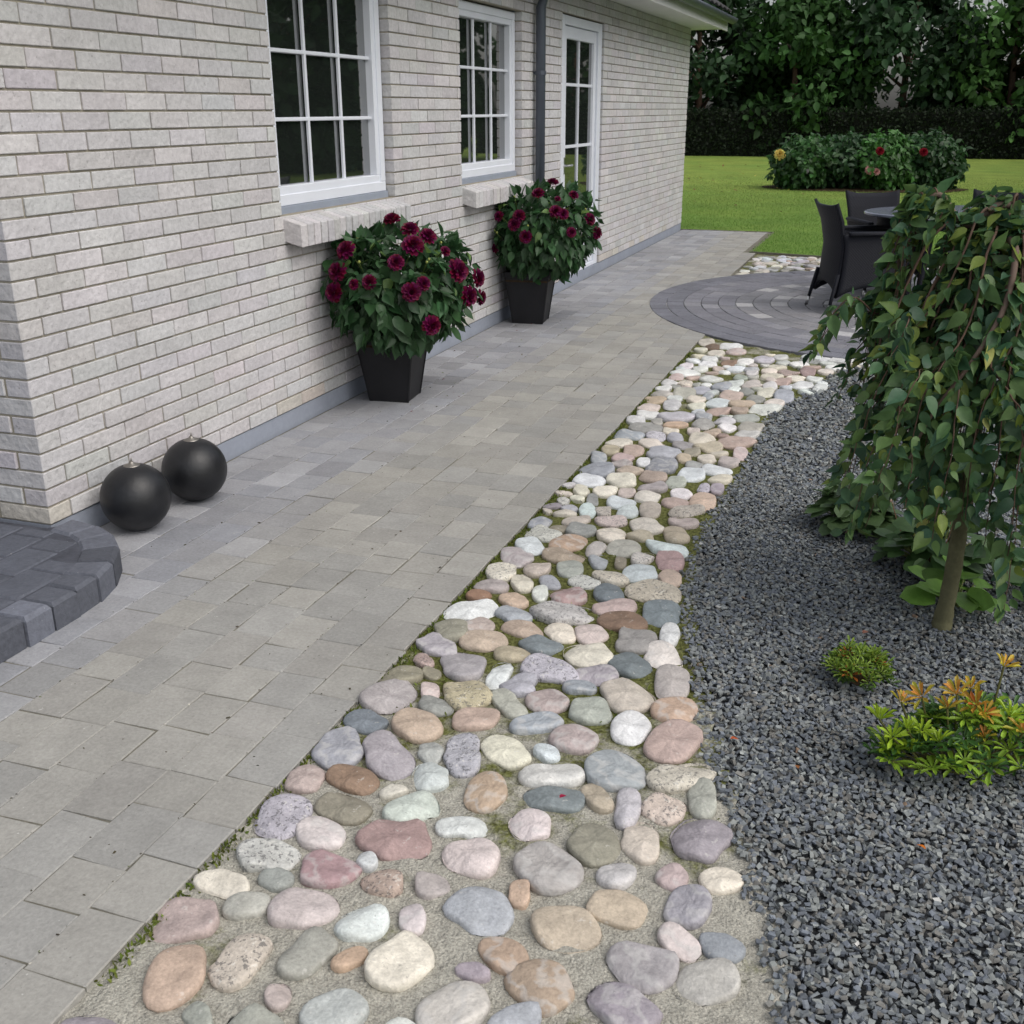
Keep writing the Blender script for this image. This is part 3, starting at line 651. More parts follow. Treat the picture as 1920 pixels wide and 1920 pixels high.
# ------------------------------------------------------------------ cobblestones
STONES = """1.585 3.699 0.065 0.038 1.68 bluegrey
1.703 3.754 0.061 0.041 1.12 pinkbeige
1.668 3.660 0.034 0.033 0.74 olive
1.832 3.796 0.055 0.045 0.50 pinkbeige
1.974 3.788 0.075 0.057 2.18 cream
2.103 3.880 0.066 0.051 2.07 pink
1.629 3.580 0.069 0.050 2.64 speck
1.760 3.661 0.058 0.052 1.58 grey
1.869 3.661 0.070 0.052 1.73 cream
1.988 3.671 0.047 0.041 2.78 tan
2.108 3.739 0.079 0.043 1.83 tan
1.618 3.461 0.065 0.046 2.20 bluewhite
1.743 3.513 0.068 0.052 1.41 orange
1.854 3.509 0.055 0.032 1.60 pinkgrey
1.950 3.542 0.076 0.056 1.70 greige
2.094 3.608 0.066 0.054 2.39 bluewhite
1.608 3.343 0.076 0.052 2.33 pinkgrey
1.763 3.399 0.075 0.045 0.02 tan
2.036 3.477 0.066 0.035 1.41 speck
1.894 3.398 0.064 0.031 1.79 bluegrey
1.971 3.415 0.045 0.020 1.79 olive
2.132 3.474 0.073 0.048 1.79 rose
1.599 3.203 0.080 0.048 1.86 creamspeck
1.714 3.268 0.065 0.044 1.62 pinkbeige
1.822 3.294 0.067 0.045 1.94 greengrey
1.968 3.276 0.070 0.045 2.66 creamspeck
2.055 3.344 0.064 0.056 2.06 bluewhite
2.163 3.338 0.061 0.038 1.77 peach
1.698 3.137 0.069 0.037 2.03 cream
1.783 3.170 0.047 0.029 2.21 bluegrey
1.895 3.209 0.051 0.036 2.90 speck
1.615 3.077 0.055 0.041 0.05 pinkgrey
2.140 3.205 0.086 0.073 3.12 peachspeck
1.782 3.077 0.058 0.026 1.90 white
1.874 3.083 0.064 0.053 2.14 rose
1.990 3.153 0.066 0.047 1.90 slate
1.598 2.995 0.040 0.038 2.89 rust
1.712 3.002 0.067 0.037 2.27 orange
1.622 2.884 0.082 0.057 0.73 white
2.043 3.053 0.069 0.039 0.55 pink
2.197 3.053 0.080 0.057 1.64 slate
1.756 2.892 0.064 0.040 2.54 bluegrey
1.898 2.951 0.099 0.067 0.16 speck
2.089 2.958 0.072 0.060 3.11 brown
1.682 2.794 0.045 0.043 2.66 pink
1.610 2.730 0.074 0.047 2.08 greenbrown
2.249 2.916 0.065 0.028 1.74 white
1.815 2.803 0.070 0.037 3.08 tanpink
1.932 2.818 0.063 0.039 2.22 cream
2.022 2.847 0.063 0.046 2.21 pinkbeige
1.731 2.695 0.067 0.054 0.28 tan
2.155 2.844 0.066 0.054 1.58 grey
1.606 2.612 0.059 0.045 2.54 mauve
1.898 2.726 0.061 0.048 2.79 slate
2.255 2.781 0.063 0.051 1.79 pinkwhite
1.841 2.646 0.052 0.036 0.33 tan
2.046 2.717 0.071 0.065 2.61 cream
1.606 2.529 0.043 0.024 2.34 tanpink
2.182 2.693 0.060 0.050 2.46 slate
1.730 2.536 0.082 0.056 2.29 mauve
1.963 2.593 0.076 0.053 2.88 lilac
1.844 2.518 0.073 0.028 1.74 white
2.102 2.610 0.061 0.047 0.44 mauve
2.314 2.637 0.090 0.046 1.75 pinkgrey
1.659 2.467 0.032 0.026 2.17 olive
1.925 2.481 0.052 0.039 1.66 lilac
2.077 2.524 0.046 0.030 0.10 bluegrey
2.210 2.528 0.079 0.063 2.22 pinkbeige
1.691 2.379 0.048 0.024 2.01 pinkwhite
1.793 2.392 0.071 0.060 2.19 yellowspeck
2.020 2.423 0.059 0.052 2.33 pink
1.923 2.374 0.071 0.033 2.32 greengrey
2.351 2.489 0.065 0.053 1.09 orange
2.139 2.413 0.056 0.051 2.14 greengrey
1.866 2.275 0.065 0.046 1.01 tanpink
1.743 2.302 0.048 0.036 3.03 grey
2.021 2.307 0.073 0.037 0.67 bluegrey
2.259 2.365 0.070 0.047 1.52 white
2.136 2.267 0.059 0.054 2.96 pink
2.376 2.335 0.091 0.059 1.28 tanpink
1.585 2.413 0.061 0.043 0.56 olive
1.608 2.292 0.079 0.057 1.19 pinkgrey
1.604 2.169 0.054 0.040 2.96 slate
1.734 2.199 0.076 0.056 2.55 peachtan
1.598 2.030 0.077 0.051 2.05 bluegrey
1.717 2.052 0.073 0.053 2.37 mauve
1.813 2.100 0.040 0.027 2.05 greengrey
1.897 2.115 0.080 0.039 2.00 lilac
1.993 2.160 0.069 0.045 2.48 cream
1.580 1.893 0.045 0.039 1.58 pink
1.684 1.923 0.065 0.040 2.97 brown
1.863 2.004 0.055 0.041 2.31 bluewhite
2.009 1.989 0.072 0.045 1.83 orange
1.605 1.749 0.069 0.055 1.83 lilac
1.727 1.816 0.065 0.045 2.94 greenbrown
1.868 1.873 0.054 0.047 0.77 greenwhite
1.726 1.717 0.062 0.044 2.72 pinkwhite
1.881 1.752 0.073 0.051 3.01 rose
1.999 1.839 0.051 0.027 0.32 white
1.647 1.616 0.068 0.045 3.06 speck
1.786 1.619 0.062 0.048 0.06 rose
2.064 1.759 0.061 0.052 3.01 pinkwhite
1.918 1.618 0.041 0.037 2.83 tanpink
2.015 1.646 0.036 0.032 2.27 pinkgrey
1.710 1.553 0.035 0.027 3.14 grey
1.604 1.507 0.050 0.033 0.13 cream
2.270 2.175 0.086 0.063 1.97 bluegrey
2.131 2.100 0.070 0.043 0.36 greywhite
2.164 2.009 0.067 0.043 0.23 slate
2.421 2.201 0.080 0.048 0.75 creamspeck
2.256 2.048 0.051 0.029 2.30 tan
2.490 2.123 0.070 0.031 1.73 greengrey
2.334 2.038 0.059 0.028 1.71 lilac
2.415 2.059 0.045 0.043 1.35 peachspeck
2.154 1.899 0.047 0.042 2.17 pinkwhite
2.297 1.885 0.066 0.049 1.76 greenbrown
2.397 1.923 0.066 0.039 1.74 pinkbeige
2.513 1.970 0.070 0.055 1.46 mauve
2.215 1.777 0.075 0.061 2.57 pinkgrey
2.366 1.804 0.044 0.035 1.17 greywhite
2.481 1.836 0.033 0.029 1.11 pink
2.576 1.858 0.046 0.035 0.62 cream
1.582 4.553 0.066 0.035 1.81 bluegrey
1.617 4.394 0.088 0.067 1.74 bluegrey
1.629 4.237 0.066 0.058 1.63 bluewhite
1.630 4.109 0.062 0.032 1.83 cream
1.601 4.690 0.063 0.040 1.77 tan
1.701 4.717 0.076 0.042 1.76 tanpink
1.620 4.818 0.061 0.055 0.90 cream
1.766 4.859 0.060 0.054 1.13 cream
1.843 4.728 0.095 0.069 1.64 lilac
1.895 4.890 0.062 0.051 1.41 grey
1.964 4.801 0.063 0.036 1.68 greenbrown
1.686 4.595 0.048 0.044 1.30 pink
1.700 4.507 0.040 0.036 0.77 pinkgrey
1.785 4.577 0.064 0.029 1.77 white
1.883 4.542 0.090 0.064 1.65 bluegrey
1.947 4.679 0.060 0.031 1.71 tan
1.758 4.432 0.062 0.053 0.58 tan
1.763 4.278 0.078 0.061 1.67 cream
1.870 4.377 0.070 0.054 1.60 tanpink
1.905 4.247 0.061 0.053 0.86 pinkgrey
1.983 4.327 0.058 0.040 1.62 greengrey
2.029 4.448 0.079 0.053 1.63 bluewhite
2.013 4.597 0.049 0.038 1.50 grey
2.048 4.708 0.072 0.040 1.67 cream
2.091 4.805 0.045 0.034 1.51 pinkbeige
2.033 4.891 0.064 0.054 0.89 tan
2.132 4.997 0.079 0.065 1.19 tanpink
2.148 4.700 0.074 0.044 1.62 pinkgrey
2.180 4.833 0.082 0.032 1.68 pink
2.116 4.560 0.072 0.058 0.72 bluewhite
2.153 4.443 0.061 0.046 1.50 cream
2.107 4.294 0.049 0.026 1.68 lilac
2.163 4.306 0.059 0.027 1.69 mauve
2.135 4.140 0.101 0.050 1.69 peachtan
2.032 4.194 0.061 0.044 1.60 white
1.910 4.113 0.068 0.050 1.66 cream
1.815 4.141 0.050 0.034 1.73 pinkbeige
1.729 4.127 0.063 0.045 1.75 cream
1.823 4.011 0.067 0.057 1.54 bluewhite
2.031 4.080 0.058 0.045 0.54 tanpink
2.094 3.999 0.068 0.048 0.48 pinkbeige
1.953 3.965 0.084 0.040 1.76 pinkbeige
1.873 3.908 0.048 0.040 1.57 bluewhite
1.779 3.895 0.056 0.029 1.81 pinkbeige
1.719 3.869 0.065 0.032 1.83 bluewhite
1.701 4.013 0.070 0.022 1.83 grey
1.592 5.234 0.061 0.045 1.69 white
1.669 5.119 0.082 0.074 1.03 grey
1.623 4.955 0.074 0.064 1.47 bluegrey
1.749 5.002 0.070 0.045 1.71 lilac
1.701 5.243 0.053 0.026 1.75 greengrey
1.798 5.217 0.063 0.046 0.50 orange
1.800 5.103 0.060 0.039 1.68 cream
1.845 4.995 0.058 0.037 1.68 lilac
1.776 5.399 0.110 0.083 1.58 lilac
1.964 5.023 0.067 0.056 1.30 cream
1.908 5.136 0.059 0.030 1.70 pinkbeige
1.932 5.264 0.069 0.051 1.54 grey
1.999 5.148 0.062 0.042 1.60 tan
2.057 5.247 0.069 0.041 1.62 white
2.166 5.301 0.092 0.059 1.56 greige
2.165 5.140 0.065 0.049 1.40 greywhite
2.029 5.370 0.058 0.048 1.27 greywhite
2.122 5.461 0.069 0.056 0.91 grey
1.914 5.409 0.059 0.040 1.61 bluegrey
1.867 5.503 0.052 0.030 1.68 bluewhite
1.959 5.559 0.072 0.058 1.38 tanpink
2.063 5.606 0.074 0.044 1.61 tan
1.930 5.713 0.082 0.057 1.57 bluewhite
2.061 5.748 0.072 0.056 0.66 tan
2.176 5.640 0.081 0.061 1.38 greywhite
2.223 5.792 0.074 0.052 1.47 cream
2.155 6.021 0.086 0.043 1.62 cream
2.254 5.982 0.119 0.052 1.63 bluegrey
2.112 5.879 0.076 0.046 1.58 grey
1.983 5.906 0.083 0.059 1.52 tanpink
1.833 5.622 0.069 0.045 1.64 cream
1.706 5.592 0.074 0.046 1.69 greywhite
1.809 5.754 0.061 0.047 1.51 cream
1.693 5.727 0.057 0.040 1.64 greywhite
1.598 5.672 0.065 0.054 1.50 tan
1.601 5.496 0.070 0.054 1.62 cream
1.627 5.362 0.063 0.053 1.51 white
1.597 5.824 0.068 0.056 1.49 greige
1.715 5.868 0.086 0.059 1.64 greige
1.793 5.982 0.064 0.050 1.50 bluegrey
1.855 5.855 0.063 0.028 1.70 bluegrey
1.581 5.956 0.059 0.044 1.64 white
1.590 6.096 0.067 0.049 1.64 greywhite
1.683 6.113 0.079 0.040 1.71 creamspeck
1.887 6.097 0.073 0.052 1.54 bluegrey
1.953 6.210 0.073 0.043 1.62 greywhite
2.048 6.222 0.079 0.046 1.60 greige
2.210 6.308 0.087 0.040 1.62 tanpink
2.150 6.196 0.070 0.041 1.58 white
2.274 6.445 0.074 0.049 1.47 cream
2.378 6.461 0.083 0.041 1.57 white
2.318 6.289 0.083 0.055 1.46 white
2.356 6.138 0.072 0.048 1.44 white
1.630 6.372 0.085 0.073 0.91 white
1.598 6.225 0.053 0.042 1.54 pink
1.798 6.282 0.074 0.061 1.32 greywhite
1.797 6.545 0.065 0.033 1.68 pinkbeige
1.900 6.558 0.060 0.046 1.45 white
1.694 6.501 0.065 0.041 1.64 white
1.592 6.589 0.055 0.042 1.55 white
1.705 6.641 0.060 0.050 1.26 white
1.833 6.737 0.085 0.047 1.65 brown
1.992 6.604 0.061 0.045 1.45 bluegrey
2.106 6.555 0.065 0.046 1.46 cream
2.010 6.493 0.050 0.035 1.47 greywhite
2.133 6.436 0.065 0.050 0.70 cream
2.214 6.584 0.070 0.051 1.37 tanpink
2.323 6.642 0.085 0.046 1.55 rose
2.132 6.701 0.057 0.045 0.83 cream
2.254 6.826 0.066 0.052 1.01 white
2.156 6.841 0.061 0.040 1.49 greywhite
2.031 6.876 0.072 0.056 1.33 lilac
1.924 6.804 0.075 0.051 1.54 white
1.704 6.783 0.075 0.047 1.63 white
1.614 6.734 0.059 0.046 1.53 white
1.618 6.871 0.059 0.045 1.52 cream
1.711 6.983 0.069 0.050 1.54 cream
1.651 7.184 0.073 0.046 1.63 brown
1.768 7.231 0.082 0.067 1.32 white
1.591 7.316 0.078 0.051 1.62 cream
1.829 7.071 0.072 0.058 1.31 pink
2.050 7.051 0.051 0.031 1.55 cream
2.126 6.985 0.059 0.042 1.44 white
1.597 7.076 0.067 0.040 1.66 cream
2.027 6.389 0.041 0.030 1.49 greige
1.959 6.355 0.052 0.037 1.51 greygreen
2.094 6.112 0.047 0.032 1.53 greige
2.044 6.029 0.057 0.036 1.58 grey
1.972 6.052 0.052 0.032 1.61 white
1.800 6.116 0.050 0.030 1.65 white
1.749 6.088 0.035 0.021 1.68 greengrey
2.434 6.363 0.062 0.030 1.57 white
2.426 6.237 0.060 0.038 1.48 greywhite"""
SC = dict(bluegrey=(158, 165, 178), bluewhite=(196, 206, 216), brown=(150, 116, 88), cream=(216, 206, 186), creamspeck=(212, 202, 182), greenbrown=(150, 144, 124), greengrey=(172, 178, 166), greenwhite=(196, 204, 192), greige=(182, 177, 166), grey=(152, 153, 150), greygreen=(165, 172, 160), greywhite=(196, 198, 198), lilac=(178, 176, 190), mauve=(165, 155, 166), olive=(150, 142, 116), orange=(196, 160, 128), peach=(216, 188, 160), peachspeck=(212, 192, 174), peachtan=(198, 168, 140), pink=(190, 166, 162), pinkbeige=(198, 182, 170), pinkgrey=(176, 166, 166), pinkwhite=(208, 194, 190), rose=(176, 140, 140), rust=(156, 110, 78), slate=(120, 134, 144), speck=(196, 196, 190), tan=(188, 168, 138), tanpink=(188, 160, 144), white=(220, 222, 222), yellowspeck=(198, 182, 136))
stones = []
for l in STONES.split('\n'):
    v = l.split(); stones.append([float(v[0]), float(v[1]), float(v[2]), float(v[3]), float(v[4]), v[5]])
# fill the parts of the strip the photo shows only dimly (below the frame, behind the tree, beyond the round patio)
def free(x, y, r):
    for s in stones:
        d = math.hypot(s[0]-x, s[1]-y)
        if d > .25: continue
        a = math.atan2(y-s[1], x-s[0])-s[4]; rr = s[2]*s[3]/math.hypot(s[3]*math.cos(a), s[2]*math.sin(a))
        if d < rr+r+.004: return False
    return True
def fill(n, reg, amin, amax, names, edge=.01):
    c = 0
    for _ in range(n):
        x, y = reg(); a = rng.uniform(amin, amax); b = a*rng.uniform(.6, .9)
        if free(x, y, (a+b)/2):
            stones.append([x, y, a, b, rng.uniform(0, math.pi), names[rng.integers(0, len(names))]]); c += 1
    return c
light = ['cream', 'white', 'greywhite', 'pinkbeige', 'greige', 'bluewhite', 'lilac', 'pinkwhite', 'tanpink', 'grey']
allc = light+['pink', 'tan', 'bluegrey', 'mauve', 'greengrey', 'orange', 'speck']
def regA():
    y = rng.uniform(.5, 1.93); return rng.uniform(1.6, redge_x(y)-.07), y
def regB():
    while True:
        x = rng.uniform(1.34, 3.3); y = rng.uniform(10.3, 12.1)
        if math.hypot(x-CC[0], y-CC[1]) > CR+.06 and y < 12.36-(x-1.27)*.2-.08: return x, y
def regC():
    while True:
        x = rng.uniform(2.3, 4.2); y = rng.uniform(6.3, 7.6)
        if math.hypot(x-CC[0], y-CC[1]) > CR+.05 and y > np.interp(x, [2.2, 2.336, 2.419, 2.52, 4.0], [5.7, 6.1, 6.5, 6.88, 7.02]): return x, y
def regD():
    y = rng.uniform(1.95, 6.9); x = rng.uniform(1.56, redge_x(y)-.03)
    if math.hypot(x-CC[0], y-CC[1]) < CR+.03: return 9, 9
    return x, y
fill(900, regA, .05, .072, allc); fill(1500, regA, .03, .05, allc)
fill(2500, regB, .045, .075, light); fill(1200, regC, .05, .07, light+['white', 'white'])
fill(6000, regD, .028, .045, allc)
def stone_shape(s, seed):
    x, y, a, b, ang, cn = s; r = np.random.default_rng(seed)
    n = 26; th = np.linspace(0, 2*np.pi, n, endpoint=False)
    e = r.uniform(1.9, 2.9) if cn not in ('rose', 'slate') else r.uniform(2.3, 3)
    rad = (np.abs(np.cos(th)/a)**e+np.abs(np.sin(th)/b)**e)**(-1/e)
    wob = 1.08+sum(r.normal()*(.09/k)*np.cos(k*th+r.uniform(0, 6.28)) for k in (1, 2, 3, 4, 5))
    if r.random() < (.75 if cn in ('rose', 'pinkgrey', 'lilac', 'slate', 'bluegrey', 'mauve', 'tanpink') else .4):   # broken, angular stones
        m_ = r.integers(5, 8); ph = np.sort(r.uniform(0, 2*np.pi, m_)); ph = np.linspace(0, 2*np.pi, m_, endpoint=False)+r.normal(size=m_)*.22
        dd = r.uniform(.80, 1.0, m_); cs = np.cos(th[:, None]-ph[None]); q = np.where(cs > .15, dd/np.maximum(cs, .15), 9.0)
        poly = (q**-9.0).sum(1)**(-1/9.0); rad = rad*(.35+.72*poly)
    rad = rad*wob
    h = min(.0145, .13*b+.006)*r.uniform(.75, 1.2)
    tz = r.normal(size=2)*.06
    prof = [(.9, -.02), (1.0, -.004), (.985, h*.40), (.94, h*.74), (.85, h*.92), (.64, h*1.0), (.34, h*1.0)]
    V = []; lump = r.uniform(0, 6.28, 4); fac = r.choice([0, .5, 1.0]); fa = r.uniform(0, 6.28)
    for f, z in prof:
        X = f*rad*np.cos(th); Y = f*rad*np.sin(th)
        zz = z+(X*tz[0]+Y*tz[1])*(z > 0)+(z > 0)*.0022*(np.sin(X*60+lump[0])+np.sin(Y*70+lump[1]))
        bx_ = fac*np.maximum(0, X*math.cos(fa)+Y*math.sin(fa)-.25*a); zz = zz-(z > 0)*bx_*.35
        V.append(np.stack([X, Y, zz-.006], 1))
    V = np.concatenate(V+[np.array([[0, 0, h*1.01-.006]])])
    F4 = []; F3 = []
    for i in range(len(prof)-1):
        for j in range(n): F4.append([i*n+j, i*n+(j+1) % n, (i+1)*n+(j+1) % n, (i+1)*n+j])
    l = (len(prof)-1)*n
    for j in range(n): F3.append([l+j, l+(j+1) % n, len(V)-1])
    ca, sa = math.cos(ang), math.sin(ang)
    V = np.stack([V[:, 0]*ca-V[:, 1]*sa, V[:, 0]*sa+V[:, 1]*ca, V[:, 2]], 1)
    c = lin(*SC[cn]); g_ = c.mean(); c = (g_+(c-g_)*.58)*np.array([1.035, 1.03, 1.0])*(1+r.normal()*.08)*(1+r.normal(size=3)*.02)
    return V, np.array(F4), np.array(F3), np.clip(c, .02, .82)
def app(s): return s[2]*s[3]/max(1.0, math.hypot(s[0]-2.78, s[1]))**3*(1 if s[1] > 1.75 else .0)
order = sorted(range(len(stones)), key=lambda i: -app(stones[i]))
rest = {'stone': MB(), 'stone_speck': MB(), 'stone_vein': MB()}
def smat(cn, i):
    if 'speck' in cn: return 'stone_speck'
    if cn in ('mauve', 'pinkwhite', 'rose', 'bluegrey', 'pinkgrey', 'orange', 'pink') and i % 2 == 0: return 'stone_vein'
    if cn in ('tanpink', 'pinkbeige', 'lilac') and i % 3 == 0: return 'stone_speck'
    return 'stone'
for rank, i in enumerate(order):
    s = stones[i]; V, F4, F3, c = stone_shape(s, i+11); k = smat(s[5], i)
    if rank < 100:
        mb = MB(); mb.add(V, [F4, F3], c); mb.build('cobblestone', M[k], cobble_path, True, (s[0], s[1], 0))
    else:
        rest[k].add(V+np.array([s[0], s[1], 0]), [F4, F3], c)
parts = []
bm_ = MB()
me = bpy.data.meshes.new('cobblestones')
# join the rest into one part with three material slots
alls = MB(); mi = []
for q, k in enumerate(rest):
    r = rest[k]
    if r.n == 0: continue
    V = np.concatenate(r.V)
    alls.add(V, [np.concatenate(r.F[3])], np.concatenate(r.C[3])); 
    alls.F[4].append(np.concatenate(r.F[4])+alls.n-len(V)); alls.C[4].append(np.concatenate(r.C[4]))
    mi.append((q, len(np.concatenate(r.F[3])), len(np.concatenate(r.F[4]))))
me = alls.data('cobblestones', True)
for k in rest: me.materials.append(M[k])
idx = np.concatenate([np.full(a, q) for q, a, b in mi]+[np.full(b, q) for q, a, b in mi]).astype(np.int32)
me.polygons.foreach_set('material_index', idx); me.update()
o = link('cobblestones', me, None, cobble_path); tag(o, kind='stuff')
# pale stone slab at the tip of the gravel bed
sb = MB(); sb.box((-.2, -.045, -.02), (.2, .045, .014), lin(212, 212, 210), .006, (np.array([[.96, -.28, 0], [.28, .96, 0], [0, 0, 1]]).T, np.zeros(3)))
o = sb.build('edging_slab', M['stone'], None, False, (2.62, 6.93, 0)); tag(o, 'pale straight stone slab lying between the dark round patio and the slate chips', 'stone slab')

# moss tufts in the joints
mb = MB(); n = 5200
P = []
for _ in range(n):
    u = rng.random()
    if u < .55: y = rng.uniform(1.2, 7.0); x = 1.536+abs(rng.normal())*.016
    else:
        y = rng.uniform(2.0, 6.2); x = rng.uniform(1.55, redge_x(y))
        if math.sin(x*9+y*5)+math.sin(y*11-x*3) < .3: continue
    if math.hypot(x-CC[0], y-CC[1]) < CR: continue
    P.append((x, y, -.012))
P = np.array(P); n = len(P)
D = unit(rnd(n)*.6+np.array([0, 0, 1.])); 
leafset(mb, P, D, rnd(n), rng.uniform(.008, .018, n), rng.uniform(.004, .008, n), vary(lin(104, 116, 52), n, .3))
o = mb.build('moss', M['blade']); tag(o, 'green moss growing in the joints of the cobblestone strip', 'moss', kind='stuff')

# grit and tiny weeds in the paver joints
mb = MB(); P = []
for _ in range(1500):
    k = rng.integers(1, 12); x = .01+.1385*k+rng.normal()*.0025; y = rng.uniform(1, 12) if k < 9 else rng.uniform(1, 9)
    if rng.random() < .35: x += rng.uniform(-.06, .06)
    if math.hypot(x-CC[0], y-CC[1]) < CR or (x < .5 and y < 2.95): continue
    if x < 1.53: P.append((x, y, .0005))
P = np.array(P); n = len(P); T = np.array([[-.5, -.4, 0], [.5, -.3, .1], [.4, .5, 0], [-.4, .4, .1], [0, 0, .6]]); TF = [np.array([[0, 1, 4], [1, 2, 4], [2, 3, 4], [3, 0, 4]])]
C = vary(lin(74, 68, 56), n, .4); C[rng.random(n) < .12] = lin(190, 186, 176); C[rng.random(n) < .06] = lin(92, 104, 56)
s_ = rng.uniform(.002, .006, n); s_[rng.random(n) < .06] *= 1.8
scatter(mb, T, TF, P, frames(unit(rnd(n)*np.array([1, 1, .05])), np.tile([0, 0, 1.], (n, 1))+rnd(n)*.1), np.stack([s_*1.3, s_*.8, s_*.5], 1), np.clip(C, .01, .7))
o = mb.build('grit', M['sand_bits']); tag(o, 'specks of soil and grit lying in the joints of the paving', 'grit', kind='stuff')

# ------------------------------------------------------------------ slate chips
mb = MB()
sp = .0118
def chips_in(x0, x1, y0, y1, sp):
    xs = np.arange(x0, x1, sp); ys = np.arange(y0, y1, sp); X, Y = np.meshgrid(xs, ys); X = X.ravel()+rng.normal(size=X.size)*sp*.4; Y = Y.ravel()+rng.normal(size=Y.size)*sp*.4
    k = X > redge_x(Y)+.008+.012*np.sin(Y*40)+rng.normal(size=X.size)*.006
    k &= ~((X > 2.40) & (Y > np.interp(X, [2.33, 2.42, 2.52, 4.0], [6.0, 6.5, 6.84, 6.97])))
    return X[k], Y[k]
sets = [chips_in(2.15, 3.75, 1.0, 4.6, .0108), chips_in(2.15, 4.1, 4.6, 7.0, .0150), chips_in(3.75, 5.4, 1.0, 4.6, .024), chips_in(4.1, 5.6, 4.6, 7.0, .03), chips_in(2.6, 5.4, -.5, 1.0, .022)]
X = np.concatenate([s[0] for s in sets]); Y = np.concatenate([s[1] for s in sets])
sz = np.concatenate([np.full(len(s[0]), q) for s, q in zip(sets, (.86, 1.15, 1.8, 2.2, 1.7))])
n = len(X)
Z = -.016+rng.uniform(0, .014, n)*np.minimum(sz, 1.4)+.006*np.sin(X*7+np.sin(Y*5))*np.cos(Y*8)
base = np.array([[x, y, z] for x in (-1, 1) for y in (-1, 1) for z in (-1, 1)], float)
TF = [np.array([[0, 1, 3, 2], [4, 6, 7, 5], [0, 4, 5, 1], [2, 3, 7, 6], [0, 2, 6, 4], [1, 5, 7, 3]])]
pal = np.array([lin(112, 117, 120), lin(124, 128, 128), lin(100, 105, 111), lin(136, 140, 138), lin(116, 115, 111), lin(106, 112, 120)])
C = pal[rng.integers(0, 6, n)]*(1.05+rng.normal(size=(n, 1))*.13)
odd = rng.random(n); C[odd < .002] = lin(190, 190, 186); C[(odd > .004) & (odd < .0055)] = lin(140, 118, 100)
C = np.clip(C, .015, .7)
tt = rng.integers(0, 6, n)
for t in range(6):
    q = tt == t; T = base*(1+np.random.default_rng(t).uniform(-.45, .25, (8, 3))); T *= .5
    k = int(q.sum())
    D = rnd(k); D[:, 2] *= .35; Nn = rnd(k)*.55+np.array([0, 0, 1.])
    S = np.stack([rng.uniform(.011, .021, k), rng.uniform(.008, .014, k), rng.uniform(.004, .008, k)], 1)*sz[q][:, None]
    scatter(mb, T, TF, np.stack([X[q], Y[q], Z[q]], 1), frames(unit(D), unit(Nn)), S, C[q])
o = mb.build('slate_chips', M['chip']); tag(o, 'dark grey slate chips covering the planting bed', 'gravel', kind='stuff')

# ------------------------------------------------------------------ grass blades on the nearer lawn
mb = MB()
n = 190000
yy = 11.7+ (rng.random(n)**1.5)*20; xx = rng.uniform(-4.5, 5.6, n)
k = ((xx < 1.18) & (yy > 14.58)) | ((xx > 1.18) & (yy > np.interp(xx, [1.18, 3.2, 5.6], [12.38, 11.97, 11.72])))
k &= ~((xx < 0) & (yy < 14.6)); k &= (rng.random(n) > np.clip((yy-17)/11, 0, 1)) & (rng.random(n) > np.clip((-.8-xx)/3.4, 0, 1))
xx, yy = xx[k], yy[k]; n = len(xx)
T = np.array([[0, -.5, 0], [0, .5, 0], [.55, .35, .1], [.55, -.35, .1], [1, 0, .35]]); TF = [np.array([[0, 1, 2, 3]]), np.array([[3, 2, 4]])]
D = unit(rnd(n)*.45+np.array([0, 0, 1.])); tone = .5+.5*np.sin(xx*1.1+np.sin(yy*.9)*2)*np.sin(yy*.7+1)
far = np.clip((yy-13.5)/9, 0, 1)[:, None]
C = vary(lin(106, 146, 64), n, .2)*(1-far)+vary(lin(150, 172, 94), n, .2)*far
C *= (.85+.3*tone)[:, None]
s = np.clip((yy-8)/8, .8, 2.0)
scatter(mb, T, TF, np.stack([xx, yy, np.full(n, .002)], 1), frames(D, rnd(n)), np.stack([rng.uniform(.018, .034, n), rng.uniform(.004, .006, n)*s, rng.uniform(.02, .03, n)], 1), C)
o = mb.build('grass', M['blade']); tag(o, 'short mown green grass of the lawn', 'grass', kind='stuff')
# brown turf edge against the paving
mb = MB()
mb.box((-.0, 14.535, -.05), (1.185, 14.556, .006), lin(120, 92, 70)); mb.box((1.187, 12.37, -.05), (1.205, 14.556, .006), lin(120, 92, 70))
a = np.array([1.21, 12.355]); b = np.array([3.2, 11.94]); t = (b-a)/np.linalg.norm(b-a)
mb.box((0, 0, -.05), (np.linalg.norm(b-a), .02, .012), lin(120, 108, 96), 0, (np.array([[t[0], -t[1], 0], [t[1], t[0], 0], [0, 0, 1]]), np.array([a[0], a[1], 0])))
o = mb.build('lawn_edging', M['sand']); tag(o, kind='structure')
LV = leaf_t(.3, .5)
def fallen(name, label, x, y, z, ln, c, rz=0, wd=.6):
    mb = MB(); D = np.array([[math.cos(rz), math.sin(rz), .1]]); scatter(mb, LV[0], LV[1], np.array([[0, 0, 0.]]), frames(unit(D), np.array([[.1, .1, 1.]])), np.array([[ln, ln*wd, ln]]), np.array([c]))
    o = mb.build(name, M['petal'], None, True, (x, y, z)); tag(o, label, 'petal' if 'petal' in name else 'leaf'); return o
fallen('fallen_petal', 'tiny crimson petal lying on a slate blue cobblestone', 2.19, 1.972, .03, .02, lin(150, 20, 60), 1.0)
fallen('fallen_leaf', 'small rust red leaf on the slate chips just right of the cobblestones', 2.512, 2.387, .004, .022, lin(180, 84, 40), .4)
fallen('fallen_leaf', 'small brown leaf on the slate chips left of the lime and orange shrub', 2.687, 2.309, .004, .02, lin(150, 96, 52), 2.0)
